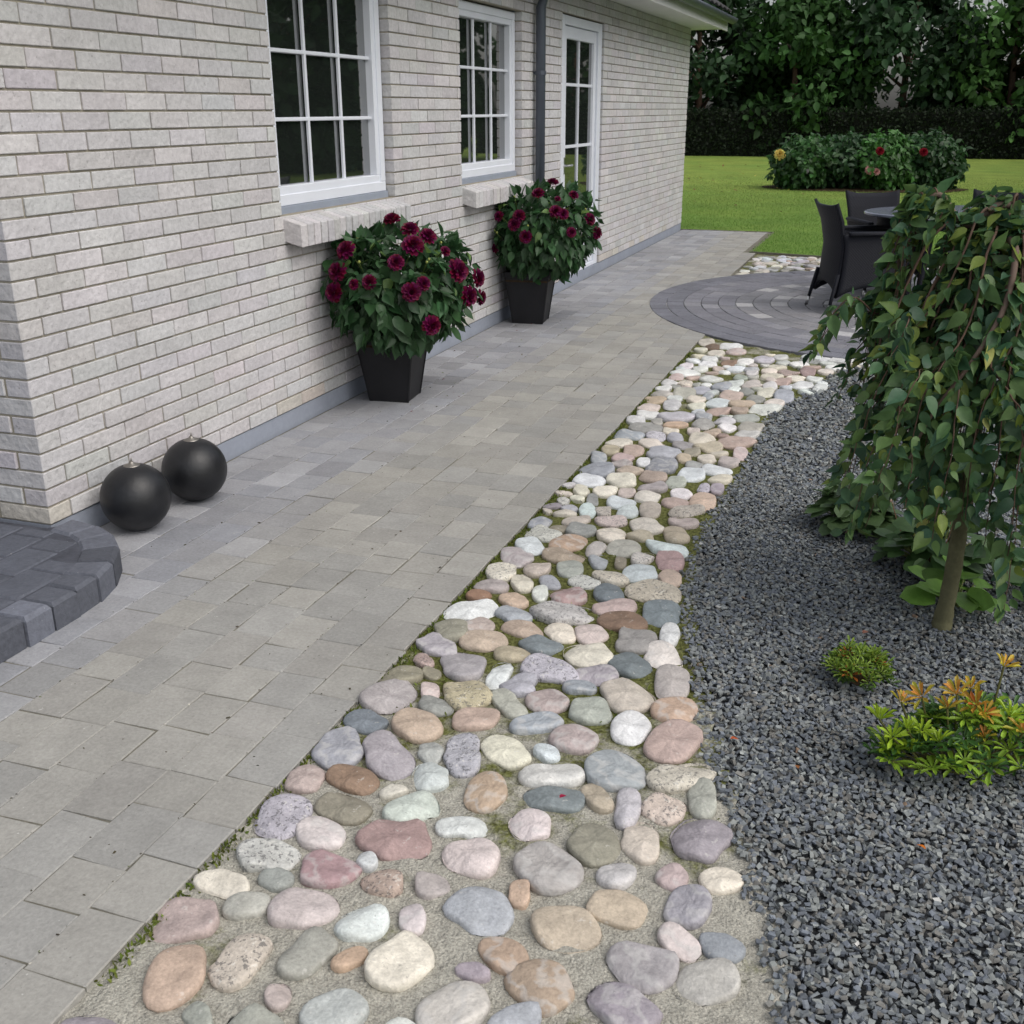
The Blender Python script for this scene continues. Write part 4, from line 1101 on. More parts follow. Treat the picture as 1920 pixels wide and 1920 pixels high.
fallen('fallen_leaf', 'bright orange curled leaf on the slate chips in front of the lime and orange shrub', 2.974, 2.087, .006, .024, lin(214, 122, 40), 2.4, .4)
fallen('fallen_leaf', 'pinkish brown leaf on the slate chips left of the weeping tree stem', 2.80, 3.10, .006, .03, lin(160, 110, 92), .9)
mb = MB(); n = 55; P = np.stack([rng.uniform(-3.5, 1.2, n), rng.uniform(17, 33, n), np.full(n, .03)], 1)
leafset(mb, P, unit(rnd(n)*np.array([1, 1, .2])), np.array([0, 0, 1.])+rnd(n)*.3, rng.uniform(.05, .10, n), rng.uniform(.04, .06, n), np.array([lin(120, 84, 50), lin(190, 180, 96), lin(96, 74, 44)])[rng.integers(0, 3, n)])
o = mb.build('leaf_litter', M['far_leaf']); tag(o, 'scattered brown and yellow leaves fallen on the far lawn', 'leaf litter', kind='stuff')

# ------------------------------------------------------------------ black ball lamps
def ball(x, y, rz, label):
    r = .1285; root = empty('ball_lamp', (x, y, 0), rz); tag(root, label, 'ball lamp', 'black ball lamps by the wall')
    a = np.linspace(-math.pi/2, math.pi/2-.16, 40); mb = MB(); mb.lathe([(r*math.cos(t), r+r*math.sin(t)) for t in a]+[(0.012, r*2-.004)], 64); mb.build('globe', M['ball'], root, True)
    c = MB(); c.lathe([(.030, 2*r-.009), (.031, 2*r-.004), (.027, 2*r-.001), (.012, 2*r+.004), (.008, 2*r+.010), (.004, 2*r+.013), (.0, 2*r+.013)], 24); cap = c.build('cap', M['pewter'], root, True)
    w_ = MB(); w_.tube([(0, 0, 2*r+.012), (.001, 0, 2*r+.02), (.002, .001, 2*r+.027)], [.003, .0025, .001], 8); w_.build('wick', M['pewter'], cap, True)
    return root
ball(.165, 3.12, 0, 'matt black ball lamp nearer the camera, beside the dark doorstep')
ball(.177, 3.475, 1, 'matt black ball lamp further along the wall, touching the grey plinth')

# ------------------------------------------------------------------ planters
FL1 = [(0.285,5.185,0.959,-0.01,-0.27,0.96,1.00),(0.446,5.045,0.930,0.22,-0.40,0.89,1.00),(0.527,5.071,0.898,0.46,-0.38,0.80,1.00),(0.504,4.943,0.867,0.41,-0.58,0.71,1.25),(0.194,4.853,0.845,-0.15,-0.76,0.63,1.10),(0.600,5.106,0.828,0.73,-0.36,0.58,0.60),(0.171,4.802,0.751,-0.22,-0.91,0.35,1.10),(0.461,4.841,0.801,0.30,-0.81,0.50,0.90),(0.640,5.153,0.731,0.90,-0.32,0.31,1.35),(0.154,4.791,0.655,-0.26,-0.95,0.15,1.10),(0.348,4.779,0.714,0.05,-0.97,0.25,0.80),(0.267,4.775,0.700,-0.03,-0.97,0.22,0.60),(0.635,5.435,0.657,0.98,-0.10,0.18,1.10),(0.531,4.844,0.666,0.54,-0.83,0.17,1.05),(0.571,4.895,0.701,0.67,-0.71,0.23,0.80),(0.649,5.269,0.588,0.95,-0.28,0.12,1.20),(0.617,5.515,0.542,1.00,0.05,0.04,0.95),(0.587,4.939,0.493,0.76,-0.65,-0.10,1.10),]
FL2 = [(0.325,7.804,0.988,0.03,-0.23,0.97,1.00),(0.334,7.444,0.941,0.05,-0.57,0.82,1.00),(0.538,7.602,0.924,0.47,-0.36,0.81,0.80),(0.472,7.448,0.910,0.30,-0.59,0.75,0.50),(0.483,7.368,0.834,0.35,-0.78,0.51,1.00),(0.527,7.393,0.818,0.48,-0.74,0.47,0.90),(0.243,7.305,0.803,-0.01,-0.91,0.41,1.00),(0.213,7.290,0.750,-0.04,-0.96,0.27,1.00),(0.089,7.331,0.797,-0.28,-0.88,0.40,0.80),(0.301,7.281,0.673,0.02,-0.99,0.13,1.00),(0.646,7.626,0.766,0.87,-0.36,0.33,1.00),(0.660,7.764,0.661,0.95,-0.28,0.15,1.00),(0.581,7.410,0.698,0.67,-0.73,0.17,0.80),(0.040,7.413,0.572,-0.68,-0.73,0.01,0.80),]
ROS = [ ('l',2.856,2.387,0.130),('l',2.890,2.349,0.110),('l',2.919,2.364,0.130),('l',2.934,2.352,0.080),('l',2.952,2.369,0.130),('l',2.991,2.366,0.110),('l',3.110,2.456,0.130),('l',3.144,2.466,0.150),('o',2.901,2.413,0.170),('o',2.946,2.438,0.180),('o',3.021,2.441,0.200),('o',3.003,2.421,0.170),('r',3.068,2.458,0.170),('r',3.087,2.442,0.160),('o',3.093,2.420,0.110),('y',3.118,2.502,0.260),('y',3.053,2.480,0.200),('l',2.882,2.369,0.070),('o',3.174,2.434,0.130),('l',3.193,2.484,0.150) ]
def planter(x, y, rz, b, t, h, label):
    root = empty('planter', (x, y, 0), rz); tag(root, label, 'planter', 'black planters against the house wall')
    mb = MB()
    lv = [(b-.006, 0), (b, .004), (t-.006, h-.035), (t+.004, h-.032), (t+.006, h-.003), (t+.003, h), (t-.010, h), (t-.012, h-.05)]
    V = []
    for s, z in lv:
        for sx, sy in ((-1, -1), (1, -1), (1, 1), (-1, 1)):
            c = .006
            V += [[sx*(s/2-(c if sx*sy > 0 else 0)), sy*(s/2-(0 if sx*sy > 0 else c)), z], [sx*(s/2-(0 if sx*sy > 0 else c)), sy*(s/2-(c if sx*sy > 0 else 0)), z]]
    V = np.array(V); F = []
    for i in range(len(lv)-1):
        for j in range(8): F.append([i*8+j, i*8+(j+1) % 8, (i+1)*8+(j+1) % 8, (i+1)*8+j])
    mb.add(V, [np.array(F)]); mb.build('pot', M['pot'], root)
    s = MB(); s.box((-t/2+.012, -t/2+.012, h-.07), (t/2-.012, t/2-.012, h-.03)); s.build('soil', M['soil'], root)
planter(.225, 5.255, R_(7), .228, .33, .375, 'tapered square black planter in front of the nearer window sill')
planter(.205, 7.665, R_(7), .235, .335, .38, 'tapered square black planter nearer the downpipe and garden door')
def flower_mesh(rad, seed, ring=4, cols=None):
    mb = MB(); r = np.random.default_rng(seed)
    petal = leaf_t(.35, -.25, (0, .5, .95, 1.0, 0), (0, .3, .6, .85, 1.0))
    cols = cols or (lin(110, 9, 38), lin(106, 12, 74))
    for k in range(ring):
        n = 14-k*2; el = R_([-8, 14, 38, 62, 80][k]); L_ = rad*[1.0, .9, .72, .5, .35][k]
        a = np.arange(n)*2*np.pi/n+k*.4+r.normal(size=n)*.06
        e_ = el+r.normal(size=n)*.08
        D = np.stack([np.cos(a)*np.cos(e_), np.sin(a)*np.cos(e_), np.sin(e_)], 1); Nn = np.stack([-np.cos(a)*np.sin(e_), -np.sin(a)*np.sin(e_), np.cos(e_)], 1)
        C = (cols[0]*(1-k*.08)+(cols[1]-cols[0])*r.uniform(0, 1, (n, 1)))*(1+r.normal(size=(n, 1))*.15)
        scatter(mb, petal[0], petal[1], D*rad*.05+np.array([0, 0, rad*.05*k]), frames(D, Nn), np.stack([np.full(n, L_), np.full(n, rad*.42), np.full(n, rad)], 1), np.clip(C, .003, .9))
    n = 10; a = np.arange(n)*.628; D = unit(np.stack([np.cos(a)*.3, np.sin(a)*.3, np.ones(n)], 1)); scatter(mb, petal[0], petal[1], np.stack([np.cos(a)*rad*.05, np.sin(a)*rad*.05, np.full(n, rad*.22)], 1), frames(D, np.stack([np.cos(a), np.sin(a), np.zeros(n)], 1)), np.stack([np.full(n, rad*.22), np.full(n, rad*.12), np.full(n, rad*.1)], 1), np.repeat([lin(190, 120, 30)] if seed % 3 == 0 else [lin(90, 12, 26)], n, 0))
    return mb.data('flower', True)
def dahlia(c, s, FL, potc, label, seed):
    r = np.random.default_rng(seed); root = empty('dahlia_plant', (potc[0], potc[1], .32)); tag(root, label, 'dahlia', 'crimson dahlias in the planters')
    off = np.array([potc[0], potc[1], .32]); c = np.array(c); s = np.array(s)
    n = 1750; d = unit(r.normal(size=(n, 3))); q = (np.abs(d)**2.6).sum(1)**(-1/2.6)
    rr = np.where(r.random(n) < .68, r.uniform(.88, 1.04, n), r.uniform(.45, .9, n))
    lumps = 1+.14*np.sin(d[:, 0]*9+1)*np.sin(d[:, 1]*8+2)*np.sin(d[:, 2]*8)
    P = c+d*(q*rr*lumps)[:, None]*s
    low = P[:, 2] < c[2]-.18*s[2]/.32; P[low, 0] = c[0]+(P[low, 0]-c[0])*.92
    P[:, 0] = np.where(P[:, 0] < .025, .025+r.uniform(0, .05, n), P[:, 0])
    out = unit(d/s); D = unit(out*.55+np.array([0, 0, -.75])+r.normal(size=(n, 3))*.45); Nn = unit(out+np.array([0, 0, .55])+r.normal(size=(n, 3))*.35)
    top = d[:, 2] > .55; D[top] = unit(out[top]*.3+r.normal(size=(int(top.sum()), 3))*.7+np.array([0, 0, .25]))
    ln = r.uniform(.045, .105, n); C = np.clip(np.array(lin(54, 86, 52))*(1+r.normal(size=(n, 1))*.22)*(1+r.normal(size=(n, 3))*.05), .004, .5)
    yl = (r.random(n) < .05) & (d[:, 2] > 0); C[yl] = lin(98, 128, 66)
    wall_dir = P[:, 0] < .06; D[wall_dir, 0] = np.abs(D[wall_dir, 0])*.3
    mb = MB(); leafset(mb, P-off, D, Nn, ln, ln*r.uniform(.5, .66, n), C, fine=True); mb.build('foliage', M['leaf'], root, True)
    st = MB()
    for (x, y, z, a, b, cc, sc) in FL:
        e = np.array([x, y, z])-off; nn = unit(np.array([a, b, cc])); e0 = np.array([r.normal()*.04, r.normal()*.04, 0]); 
        p = [e0+(e-nn*.02-e0)*t+np.array([0, 0, .05*math.sin(t*math.pi)]) for t in np.linspace(0, 1, 7)]
        st.tube(p, .0028, 6, lin(86, 104, 56), caps=False)
    for _ in range(26):
        dd = unit(r.normal(size=3)); dd[2] = abs(dd[2])*.6+.1; e = (c-off)+dd*s*.9; e[0] = max(e[0], .03-off[0])
        st.tube([np.zeros(3), e*.4+np.array([0, 0, .03]), e], [.004, .003, .002], 6, lin(70, 88, 48), caps=False)
    st.build('stems', M['twig'], root, True)
    for i, (x, y, z, a, b, cc, sc) in enumerate(FL):
        me = flower_mesh(.047*sc, seed*40+i, 5 if sc > .7 else 3); me.materials.append(M['petal'])
        o = bpy.data.objects.new('flower', me); col.objects.link(o); o.parent = root
        o.matrix_local = Matrix.Translation(Vector((x-off[0]+a*.015, y-off[1]+b*.015, z-off[2]-.012+cc*.012))) @ Vector((a, b, cc)).to_track_quat('Z', 'Y').to_matrix().to_4x4()
    # buds
    for _ in range(12):
        bd = MB(); dd = unit(r.normal(size=3)); dd[2] = abs(dd[2]); dd[1] = -abs(dd[1]); qq = (np.abs(dd)**2.6).sum()**(-1/2.6); e = (c-off)+dd*s*qq*1.05; e[0] = max(e[0], .04-off[0])
        bd.lathe([(.0, -.006), (.006, -.004), (.008, .002), (.005, .008), (0, .010)], 8, lin(150, 158, 84), e)
        bd.tube([e*.85, e], .0018, 5, lin(96, 116, 60)); bd.build('bud', M['petal'], root, True)
dahlia((.30, 5.24, .615), (.32, .44, .275), FL1, (.225, 5.255), 'bushy crimson dahlia in the nearer black planter, leaning on the window sill', 3)
dahlia((.27, 7.74, .648), (.36, .43, .285), FL2, (.205, 7.665), 'bushy crimson dahlia in the farther black planter beside the downpipe', 4)

mb = MB(); P = np.array([(x+rng.normal()*.16, y+rng.normal()*.22, .004) for x, y in ((.42, 5.2), (.45, 5.7), (.40, 7.6), (.38, 6.3)) for _ in range(11)]); P = P[P[:, 0] > .03]; n = len(P)
leafset(mb, P, rnd(n)*np.array([1, 1, .1]), rnd(n)*.3+np.array([0, 0, 1.]), rng.uniform(.008, .020, n), rng.uniform(.005, .012, n), np.array([lin(96, 78, 56), lin(110, 20, 44), lin(60, 56, 48), lin(120, 132, 84)])[rng.integers(0, 4, n)])
o = mb.build('plant_litter', M['petal']); tag(o, 'bits of fallen petals and leaves on the paving below the potted dahlias', 'plant litter', kind='stuff')

# ------------------------------------------------------------------ garden furniture
def chair_proto():
    root = empty('rattan_armchair')
    def back_x(z): return np.interp(z, [0, .15, .3, .5, .68, .86], [-.335, -.292, -.268, -.262, -.302, -.385])
    def back_w(z): return np.interp(z, [0, .15, .3, .55, .86], [.235, .222, .212, .215, .243])
    us = np.linspace(-1, 1, 17); vs = np.linspace(0, 1, 16)
    G = np.zeros((17, 16, 3))
    for i, u in enumerate(us):
        zb = .125+.10*(1-u*u)**.6; zt = .80+.026*u**4
        for j, v in enumerate(vs):
            z = zb+(zt-zb)*v; G[i, j] = [back_x(z)+.03*u*u*(.4+.6*v)-.03*(1-u*u)*.3, u*back_w(z), z]
    b = MB(); b.sheet(G, .022); b.build('backrest', M['rattan'], root, True)
    for sgn in (1, -1):
        G = np.zeros((14, 10, 3))
        for i, u in enumerate(np.linspace(0, 1, 14)):
            for j, v in enumerate(np.linspace(0, 1, 10)):
                zb = .12+.085*math.sin(math.pi*u)**.7; z = zb+(.595-zb)*v; xb = back_x(z)+.02; xf = .27+.03*(1-v)
                G[i, j] = [xb+(xf-xb)*u, sgn*(back_w(z)+.006+.012*u), z]
        s = MB(); s.sheet(G, .02); s.build('side_panel', M['rattan'], root, True)
        a = MB(); a.box((-.225, sgn*.238-.026, .588), (.285, sgn*.238+.026, .618), bev=.01); a.build('armrest', M['rattan'], root, True)
    s = MB(); s.box((-.24, -.205, .37), (.275, .205, .425), bev=.012); s.box((.245, -.225, .20), (.272, .225, .37), bev=.008); s.build('seat', M['rattan'], root, True)
    for (x0, y0, x1, y1) in ((-.272, .218, -.335, .24), (-.272, -.218, -.335, -.24), (.285, .235, .30, .24), (.285, -.235, .30, -.24)):
        l = MB(); l.tube([(x0, y0, .30), (x0+(x1-x0)*.5, y0+(y1-y0)*.5, .15), (x0+(x1-x0)*.8, y0+(y1-y0)*.8, .066)], [.016, .015, .013], 12); lo = l.build('leg', M['rattan'], root, True)
        f = MB(); f.tube([(x0+(x1-x0)*.79, y0+(y1-y0)*.79, .068), (x1, y1, .006)], [.0145, .0125], 12); fo = f.build('foot', M['steel'], lo, True)
        g = MB(); g.tube([(x1, y1, .008), (x1, y1, -.0)], [.014, .014], 12); g.build('foot_pad', M['pot'], lo, True)
    return root
def copy_tree(o, parent=None):
    c = o.copy(); col.objects.link(c); c.parent = parent
    for ch in [x for x in scn.objects if x.parent == o]: copy_tree(ch, c)
    return c
ch = chair_proto(); ch.location = (2.50, 8.98, .004); ch.rotation_euler = (0, 0, R_(24.3))
tag(ch, 'black rattan armchair seen from behind, closest to the house, with chrome tipped legs', 'armchair', 'rattan armchairs round the garden table')
c2 = copy_tree(ch); c2.location = (2.62, 9.86, .004); c2.rotation_euler = (0, 0, R_(-66)); tag(c2, 'black rattan armchair behind the table, its broad back showing just left of the weeping tree')
c3 = copy_tree(ch); c3.location = (3.50, 10.22, .004); c3.rotation_euler = (0, 0, R_(-98)); tag(c3, 'black rattan armchair behind the table, mostly hidden by the weeping tree top')
tb = empty('garden_table', (3.33, 9.43, -.012), R_(19.6)); tag(tb, 'large oval garden table with smooth grey top on the round patio', 'table')
t = MB(); t.lathe([(0, .722), (.985, .722), (1.0, .727), (1.0, .741), (.99, .746), (0, .7465)], 72, sx=.90, sy=.60); t.build('table_top', M['table_top'], tb)
t = MB(); t.lathe([(.86, .64), (.88, .64), (.88, .720), (.86, .720)], 60, sx=.90, sy=.60); t.build('apron', M['rattan'], tb, True)
for sx, sy in ((1, 1), (1, -1), (-1, 1), (-1, -1)):
    t = MB(); t.tube([(sx*.50, sy*.33, .70), (sx*.53, sy*.35, .35), (sx*.56, sy*.37, .0)], [.035, .03, .024], 12); t.build('leg', M['rattan'], tb, True)
d = MB(); d.lathe([(0, 0), (.05, 0), (.07, .035), (.075, .05), (.068, .05), (.045, .012), (0, .01)], 28); o = d.build('ashtray', M['pot'], None, True, (2.78, 9.12, .7355)); tag(o, 'small dark bowl standing on the left end of the grey table top', 'bowl')

# ------------------------------------------------------------------ weeping tree
def weeping():
    r = np.random.default_rng(21); bx, by = 3.03, 3.245; off = np.array([bx, by, 0])
    root = empty('weeping_tree', (bx, by, 0)); tag(root, 'small weeping tree with drooping leafy branches standing in the slate bed', 'tree')
    def smooth0(pts, n):
        P = np.array(pts, float); t = np.linspace(0, 1, len(P)); u = np.linspace(0, 1, n); return np.stack([np.interp(u, t, P[:, i]) for i in range(3)], 1)+r.normal(size=(n, 3))*np.array([.0007, .0007, 0])
    st = MB(); st.tube(smooth0([(-.004, -.002, -.03), (-.002, .0, .03), (.006, .004, .2), (.008, .02, .45), (.004, .06, .7), (.01, .10, .95), (.03, .13, 1.10)], 40), np.interp(np.linspace(0, 1, 40), [0, .12, .3, .6, 1], [.033, .028, .025, .023, .018])*(1+.05*r.normal(size=40)), 18); st.build('trunk', M['stem_bark'], root, True)
    top = np.array([.03, .13, 1.08]); tw = MB(); LP = []; LD = []; LO = []
    heavy = [  # arching main limbs seen on top
        [top, (.06, .10, 1.21), (-.01, .07, 1.245), (-.08, .06, 1.19), (-.12, .06, 1.21), (-.165, .07, 1.265), (-.20, .07, 1.25), (-.235, .08, 1.18), (-.26, .09, 1.05), (-.275, .08, .9), (-.29, .08, .75)],
        [top, (.02, .02, 1.16), (.035, -.06, 1.12), (.02, -.12, .99), (-.04, -.17, .86), (-.12, -.20, .72), (-.17, -.22, .58)],
        [top, (.12, .08, 1.2), (.28, .05, 1.19), (.42, .02, 1.05), (.5, 0, .8)],
        [top, (.05, .22, 1.2), (.04, .36, 1.15), (.0, .5, .95), (-.04, .56, .7)]]
    def smooth(pts, n):
        P = np.array([np.array(q, float) for q in pts]); t = np.linspace(0, len(P)-1, n); i = np.clip(t.astype(int), 0, len(P)-2); f = (t-i)[:, None]
        p0 = P[np.maximum(i-1, 0)]; p1 = P[i]; p2 = P[i+1]; p3 = P[np.minimum(i+2, len(P)-1)]
        return .5*((2*p1)+(-p0+p2)*f+(2*p0-5*p1+4*p2-p3)*f**2+(-p0+3*p1-3*p2+p3)*f**3)
    for h in heavy:
        P = smooth(h, 34); tw.tube(P, np.linspace(.0125, .003, 34), 10, lin(106, 90, 80), caps=False)
        for q in np.linspace(7, 33, 46).astype(int): LP.append(P[q]); LD.append(unit(P[min(q+1, 33)]-P[q-1])); LO.append(unit(P[q]*np.array([1, 1, .2])+1e-3))
    ns = 112
    for k in range(ns):
        az = r.uniform(0, 2*math.pi) if k > 58 else r.uniform(math.pi*.75, math.pi*1.85)
        front = math.cos(az)*-.3-math.sin(az)
        R1 = r.uniform(.13, .49)
        if k % 5 == 0: R1 = r.uniform(.05, .3)
        zt = 1.16+r.uniform(-.12, .08)-.10*R1; zend = np.clip(.22+.30*r.random()+(.28 if R1 > .43 else 0)+(.12 if math.cos(az) < -.55 else 0), .1, 1)
        if math.sin(az) < -.8 and R1 < .4: zend += .12
        a2 = az+r.normal()*.25; dirv = np.array([math.cos(az), math.sin(az), 0]); d2 = np.array([math.cos(a2), math.sin(a2), 0])
        p = [top+np.array([0, 0, -.05+.1*r.random()]), top*np.array([1, 1, 0])+dirv*R1*.38+np.array([0, 0, zt+.03]), top*np.array([1, 1, 0])*.8+dirv*R1*.62+np.array([0, 0, zt-.12-.25*R1]),
             top*np.array([1, 1, 0])*.5+d2*R1*.86+np.array([0, 0, (zt*.42+zend*.58)]), top*np.array([1, 1, 0])*.3+d2*R1*1.0+np.array([0, 0, zend])]
        P = smooth(p, 30); P += np.cumsum(r.normal(size=P.shape)*.0035, 0)
        tw.tube(P, np.linspace(.0048, .001, 30), 6, lin(98, 78, 66)*(1+r.normal()*.12), caps=False)
        L_ = np.linalg.norm(np.diff(P, axis=0), axis=1).sum(); nl = int(L_/.0165)
        for t in np.linspace(.16, 1, nl):
            q = min(int(t*29), 28); LP.append(P[q]+(P[q+1]-P[q])*(t*29-q)); T_ = unit(P[q+1]-P[q]); LD.append(T_); LO.append(unit(P[q]*np.array([1, 1, 0])-top*np.array([1, 1, 0])+1e-3+np.array([0, 0, .35 if t < .35 else .0])))
    H1 = smooth(heavy[0], 34)
    for k in range(18):
        q = int(r.integers(12, 33)); s0 = H1[q]; out = unit(np.array([-1, r.uniform(-1.2, .7), 0])); L_ = r.uniform(.14, .42); rr_ = r.uniform(.02, .08)
        P = smooth([s0, s0+out*rr_*.5+np.array([0, 0, .015]), s0+out*rr_+np.array([0, 0, -L_*.35]), s0+out*rr_*1.25+np.array([0, 0, -L_])], 16); P += np.cumsum(r.normal(size=P.shape)*.003, 0)
        tw.tube(P, np.linspace(.003, .0008, 16), 6, lin(98, 78, 66), caps=False)
        for t in np.linspace(.1, 1, max(5, int(L_/.017))):
            q2 = min(int(t*15), 14); LP.append(P[q2]); LD.append(unit(P[q2+1]-P[q2])); LO.append(unit(out+np.array([0, 0, .3])))
    # a few strands straying to the left, outside the dome
    tw.build('branches', M['twig'], root, True)
    LP = np.array(LP); LD = np.array(LD); LO = np.array(LO); n = len(LP)
    side = unit(np.cross(LD, LO))*r.choice([-1, 1], n)[:, None]
    D = unit(LO*.45+side*.55+np.array([0, 0, -.75])+r.normal(size=(n, 3))*.45)
    Nn = unit(LO*.9+np.array([0, 0, .55])+r.normal(size=(n, 3))*.55)
    pet = unit(LO*.5+side*.8+r.normal(size=(n, 3))*.3)
    P = LP+pet*.014
    ln = r.uniform(.030, .066, n)*np.where(r.random(n) < .3, .65, 1.0); wd = ln*r.uniform(.48, .72, n)
    C = np.array([lin(74, 108, 72), lin(88, 120, 72), lin(60, 94, 68), lin(100, 130, 74)])[r.integers(0, 4, n)]*(1+r.normal(size=(n, 1))*.16)
    y = r.random(n); C[y < .05] = lin(122, 140, 62); C[(y > .05) & (y < .14)] = lin(88, 112, 54); C[y > .992] = lin(178, 180, 100)
    k = P[:, 2] > .07
    mb = MB(); leafset(mb, P[k], D[k], Nn[k], ln[k]*1.08, wd[k], np.clip(C[k], .004, .6), fine=True); mb.build('crown', M['leaf'], root, True)
weeping()

# ------------------------------------------------------------------ plants in the bed
def broad_plant(name, label, x, y, n, rad, ln0, ln1, colr, seed, hgt=.08, cat='plant', blossoms=0, wid=.8, group=None):
    r = np.random.default_rng(seed); root = empty(name, (x, y, 0)); tag(root, label, cat, group)
    a = r.uniform(0, 2*np.pi, n); rr = rad*np.sqrt(r.random(n))*.55
    B = np.stack([rr*np.cos(a)*.3, rr*np.sin(a)*.3, np.zeros(n)], 1); H = hgt*r.uniform(.5, 1.25, n)*(1.15-rr/rad)
    E = np.stack([rr*np.cos(a), rr*np.sin(a), H], 1); ln = r.uniform(ln0, ln1, n)
    D = np.stack([np.cos(a), np.sin(a), r.uniform(-.35, .35, n)], 1)+r.normal(size=(n, 3))*.2; Nn = np.stack([np.cos(a)*.2, np.sin(a)*.2, np.ones(n)], 1)+r.normal(size=(n, 3))*.25
    mb = MB(); T = leaf_t(.12, .35, (0, .85, 1.0, .8, 0), (0, .18, .5, .8, 1.0))
    C = np.clip(np.array(colr)*(1+r.normal(size=(n, 1))*.2), .004, .6)
    scatter(mb, T[0], T[1], E, frames(unit(D), unit(Nn)), np.stack([ln, ln*wid, ln], 1), C); mb.build('foliage', M['leaf'], root, True)
    st = MB()
    for i in range(n): st.tube([B[i], (B[i]+E[i])/2+np.array([0, 0, .01]), E[i]], .0025, 5, lin(110, 120, 70), caps=False)
    st.build('stalks', M['twig'], root, True)
    if blossoms:
        bl = MB()
        for i in range(blossoms):
            e = np.array([r.normal()*rad*.5, r.normal()*rad*.4, hgt*1.2+r.uniform(.02, .12)]); bl.tube([e*np.array([.3, .3, 0]), e*np.array([.8, .8, .6]), e], .0016, 5, lin(150, 110, 90), caps=False)
            m_ = 7; dd = unit(r.normal(size=(m_, 3))); scatter(bl, LEAF[0], LEAF[1], np.repeat([e], m_, 0), frames(dd, r.normal(size=(m_, 3))), np.tile([.013, .009, .012], (m_, 1)), np.repeat([lin(226, 196, 184)], m_, 0))
        bl.build('blossoms', M['petal'], root, True)
broad_plant('leafy_perennial', 'low dark rounded leafy perennial at the left foot of the weeping tree', 2.73, 4.02, 110, .20, .06, .11, lin(84, 108, 68), 5, .13, blossoms=0)
broad_plant('leafy_perennial', 'low leafy perennial with small pinkish blossoms under the weeping tree', 3.0, 3.72, 90, .24, .06, .10, lin(74, 104, 58), 6, .13, blossoms=9)
broad_plant('leafy_perennial', 'bright green broad leaved plant close behind the tree stem', 3.07, 3.42, 22, .15, .08, .125, lin(98, 136, 58), 8, .09, wid=.62)
broad_plant('leafy_perennial', 'green leafy plant right of the tree stem at the photo edge', 3.36, 3.62, 40, .2, .06, .11, lin(76, 110, 58), 9, .11)

def rosettes(mb, pts, r, ln, nl, wid, colf, up=.5):
    P = []; D = []; Nn = []; L_ = []; C = []
    for i, p in enumerate(pts):
        ax = unit(np.array([r.normal()*.35, r.normal()*.35-.1, 1.0])); k = nl+r.integers(-1, 2); a0 = r.uniform(0, 6.28)
        u = unit(np.cross(ax, [1, 0, .1])); v = np.cross(ax, u); s = r.uniform(.8, 1.15)
        for j in range(k):
            a = a0+j*2.4; el = up*(.25+.9*j/k); rd = u*math.cos(a)+v*math.sin(a); d = rd*math.cos(el)+ax*math.sin(el)
            P.append(p+rd*.003); D.append(d); Nn.append(ax*math.cos(el)-rd*math.sin(el)); L_.append(ln*s*r.uniform(.8, 1.1)*(1-.25*j/k)); C.append(colf(i, j/k, r))
    P, D, Nn, L_, C = map(np.array, (P, D, Nn, L_, C)); T = leaf_t(.25, .12, (0, .45, .9, .95, 0), (0, .3, .6, .82, 1.0))
    scatter(mb, T[0], T[1], P, frames(unit(D), unit(Nn)), np.stack([L_, L_*wid, L_], 1), np.clip(C, .003, .8))
def shrub_small():
    r = np.random.default_rng(31); root = empty('dwarf_shrub', (2.80, 2.80, 0)); tag(root, 'small round green dwarf shrub growing alone in the slate chips', 'shrub')
    mb = MB(); n = 95; d = unit(r.normal(size=(n, 3))); d[:, 2] = np.abs(d[:, 2]); P = d*np.array([.088, .085, .088])*r.uniform(.7, 1.0, (n, 1))+np.array([0, 0, .018])
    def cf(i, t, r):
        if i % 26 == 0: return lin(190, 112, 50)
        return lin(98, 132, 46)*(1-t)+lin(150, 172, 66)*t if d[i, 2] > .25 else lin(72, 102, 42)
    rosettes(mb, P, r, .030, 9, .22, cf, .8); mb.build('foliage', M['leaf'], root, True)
    st = MB()
    for p in P[::3]: st.tube([(0, 0, -.01), p*.5, p], .0025, 5, lin(90, 74, 56), caps=False)
    st.build('stems', M['twig'], root, True)
shrub_small()
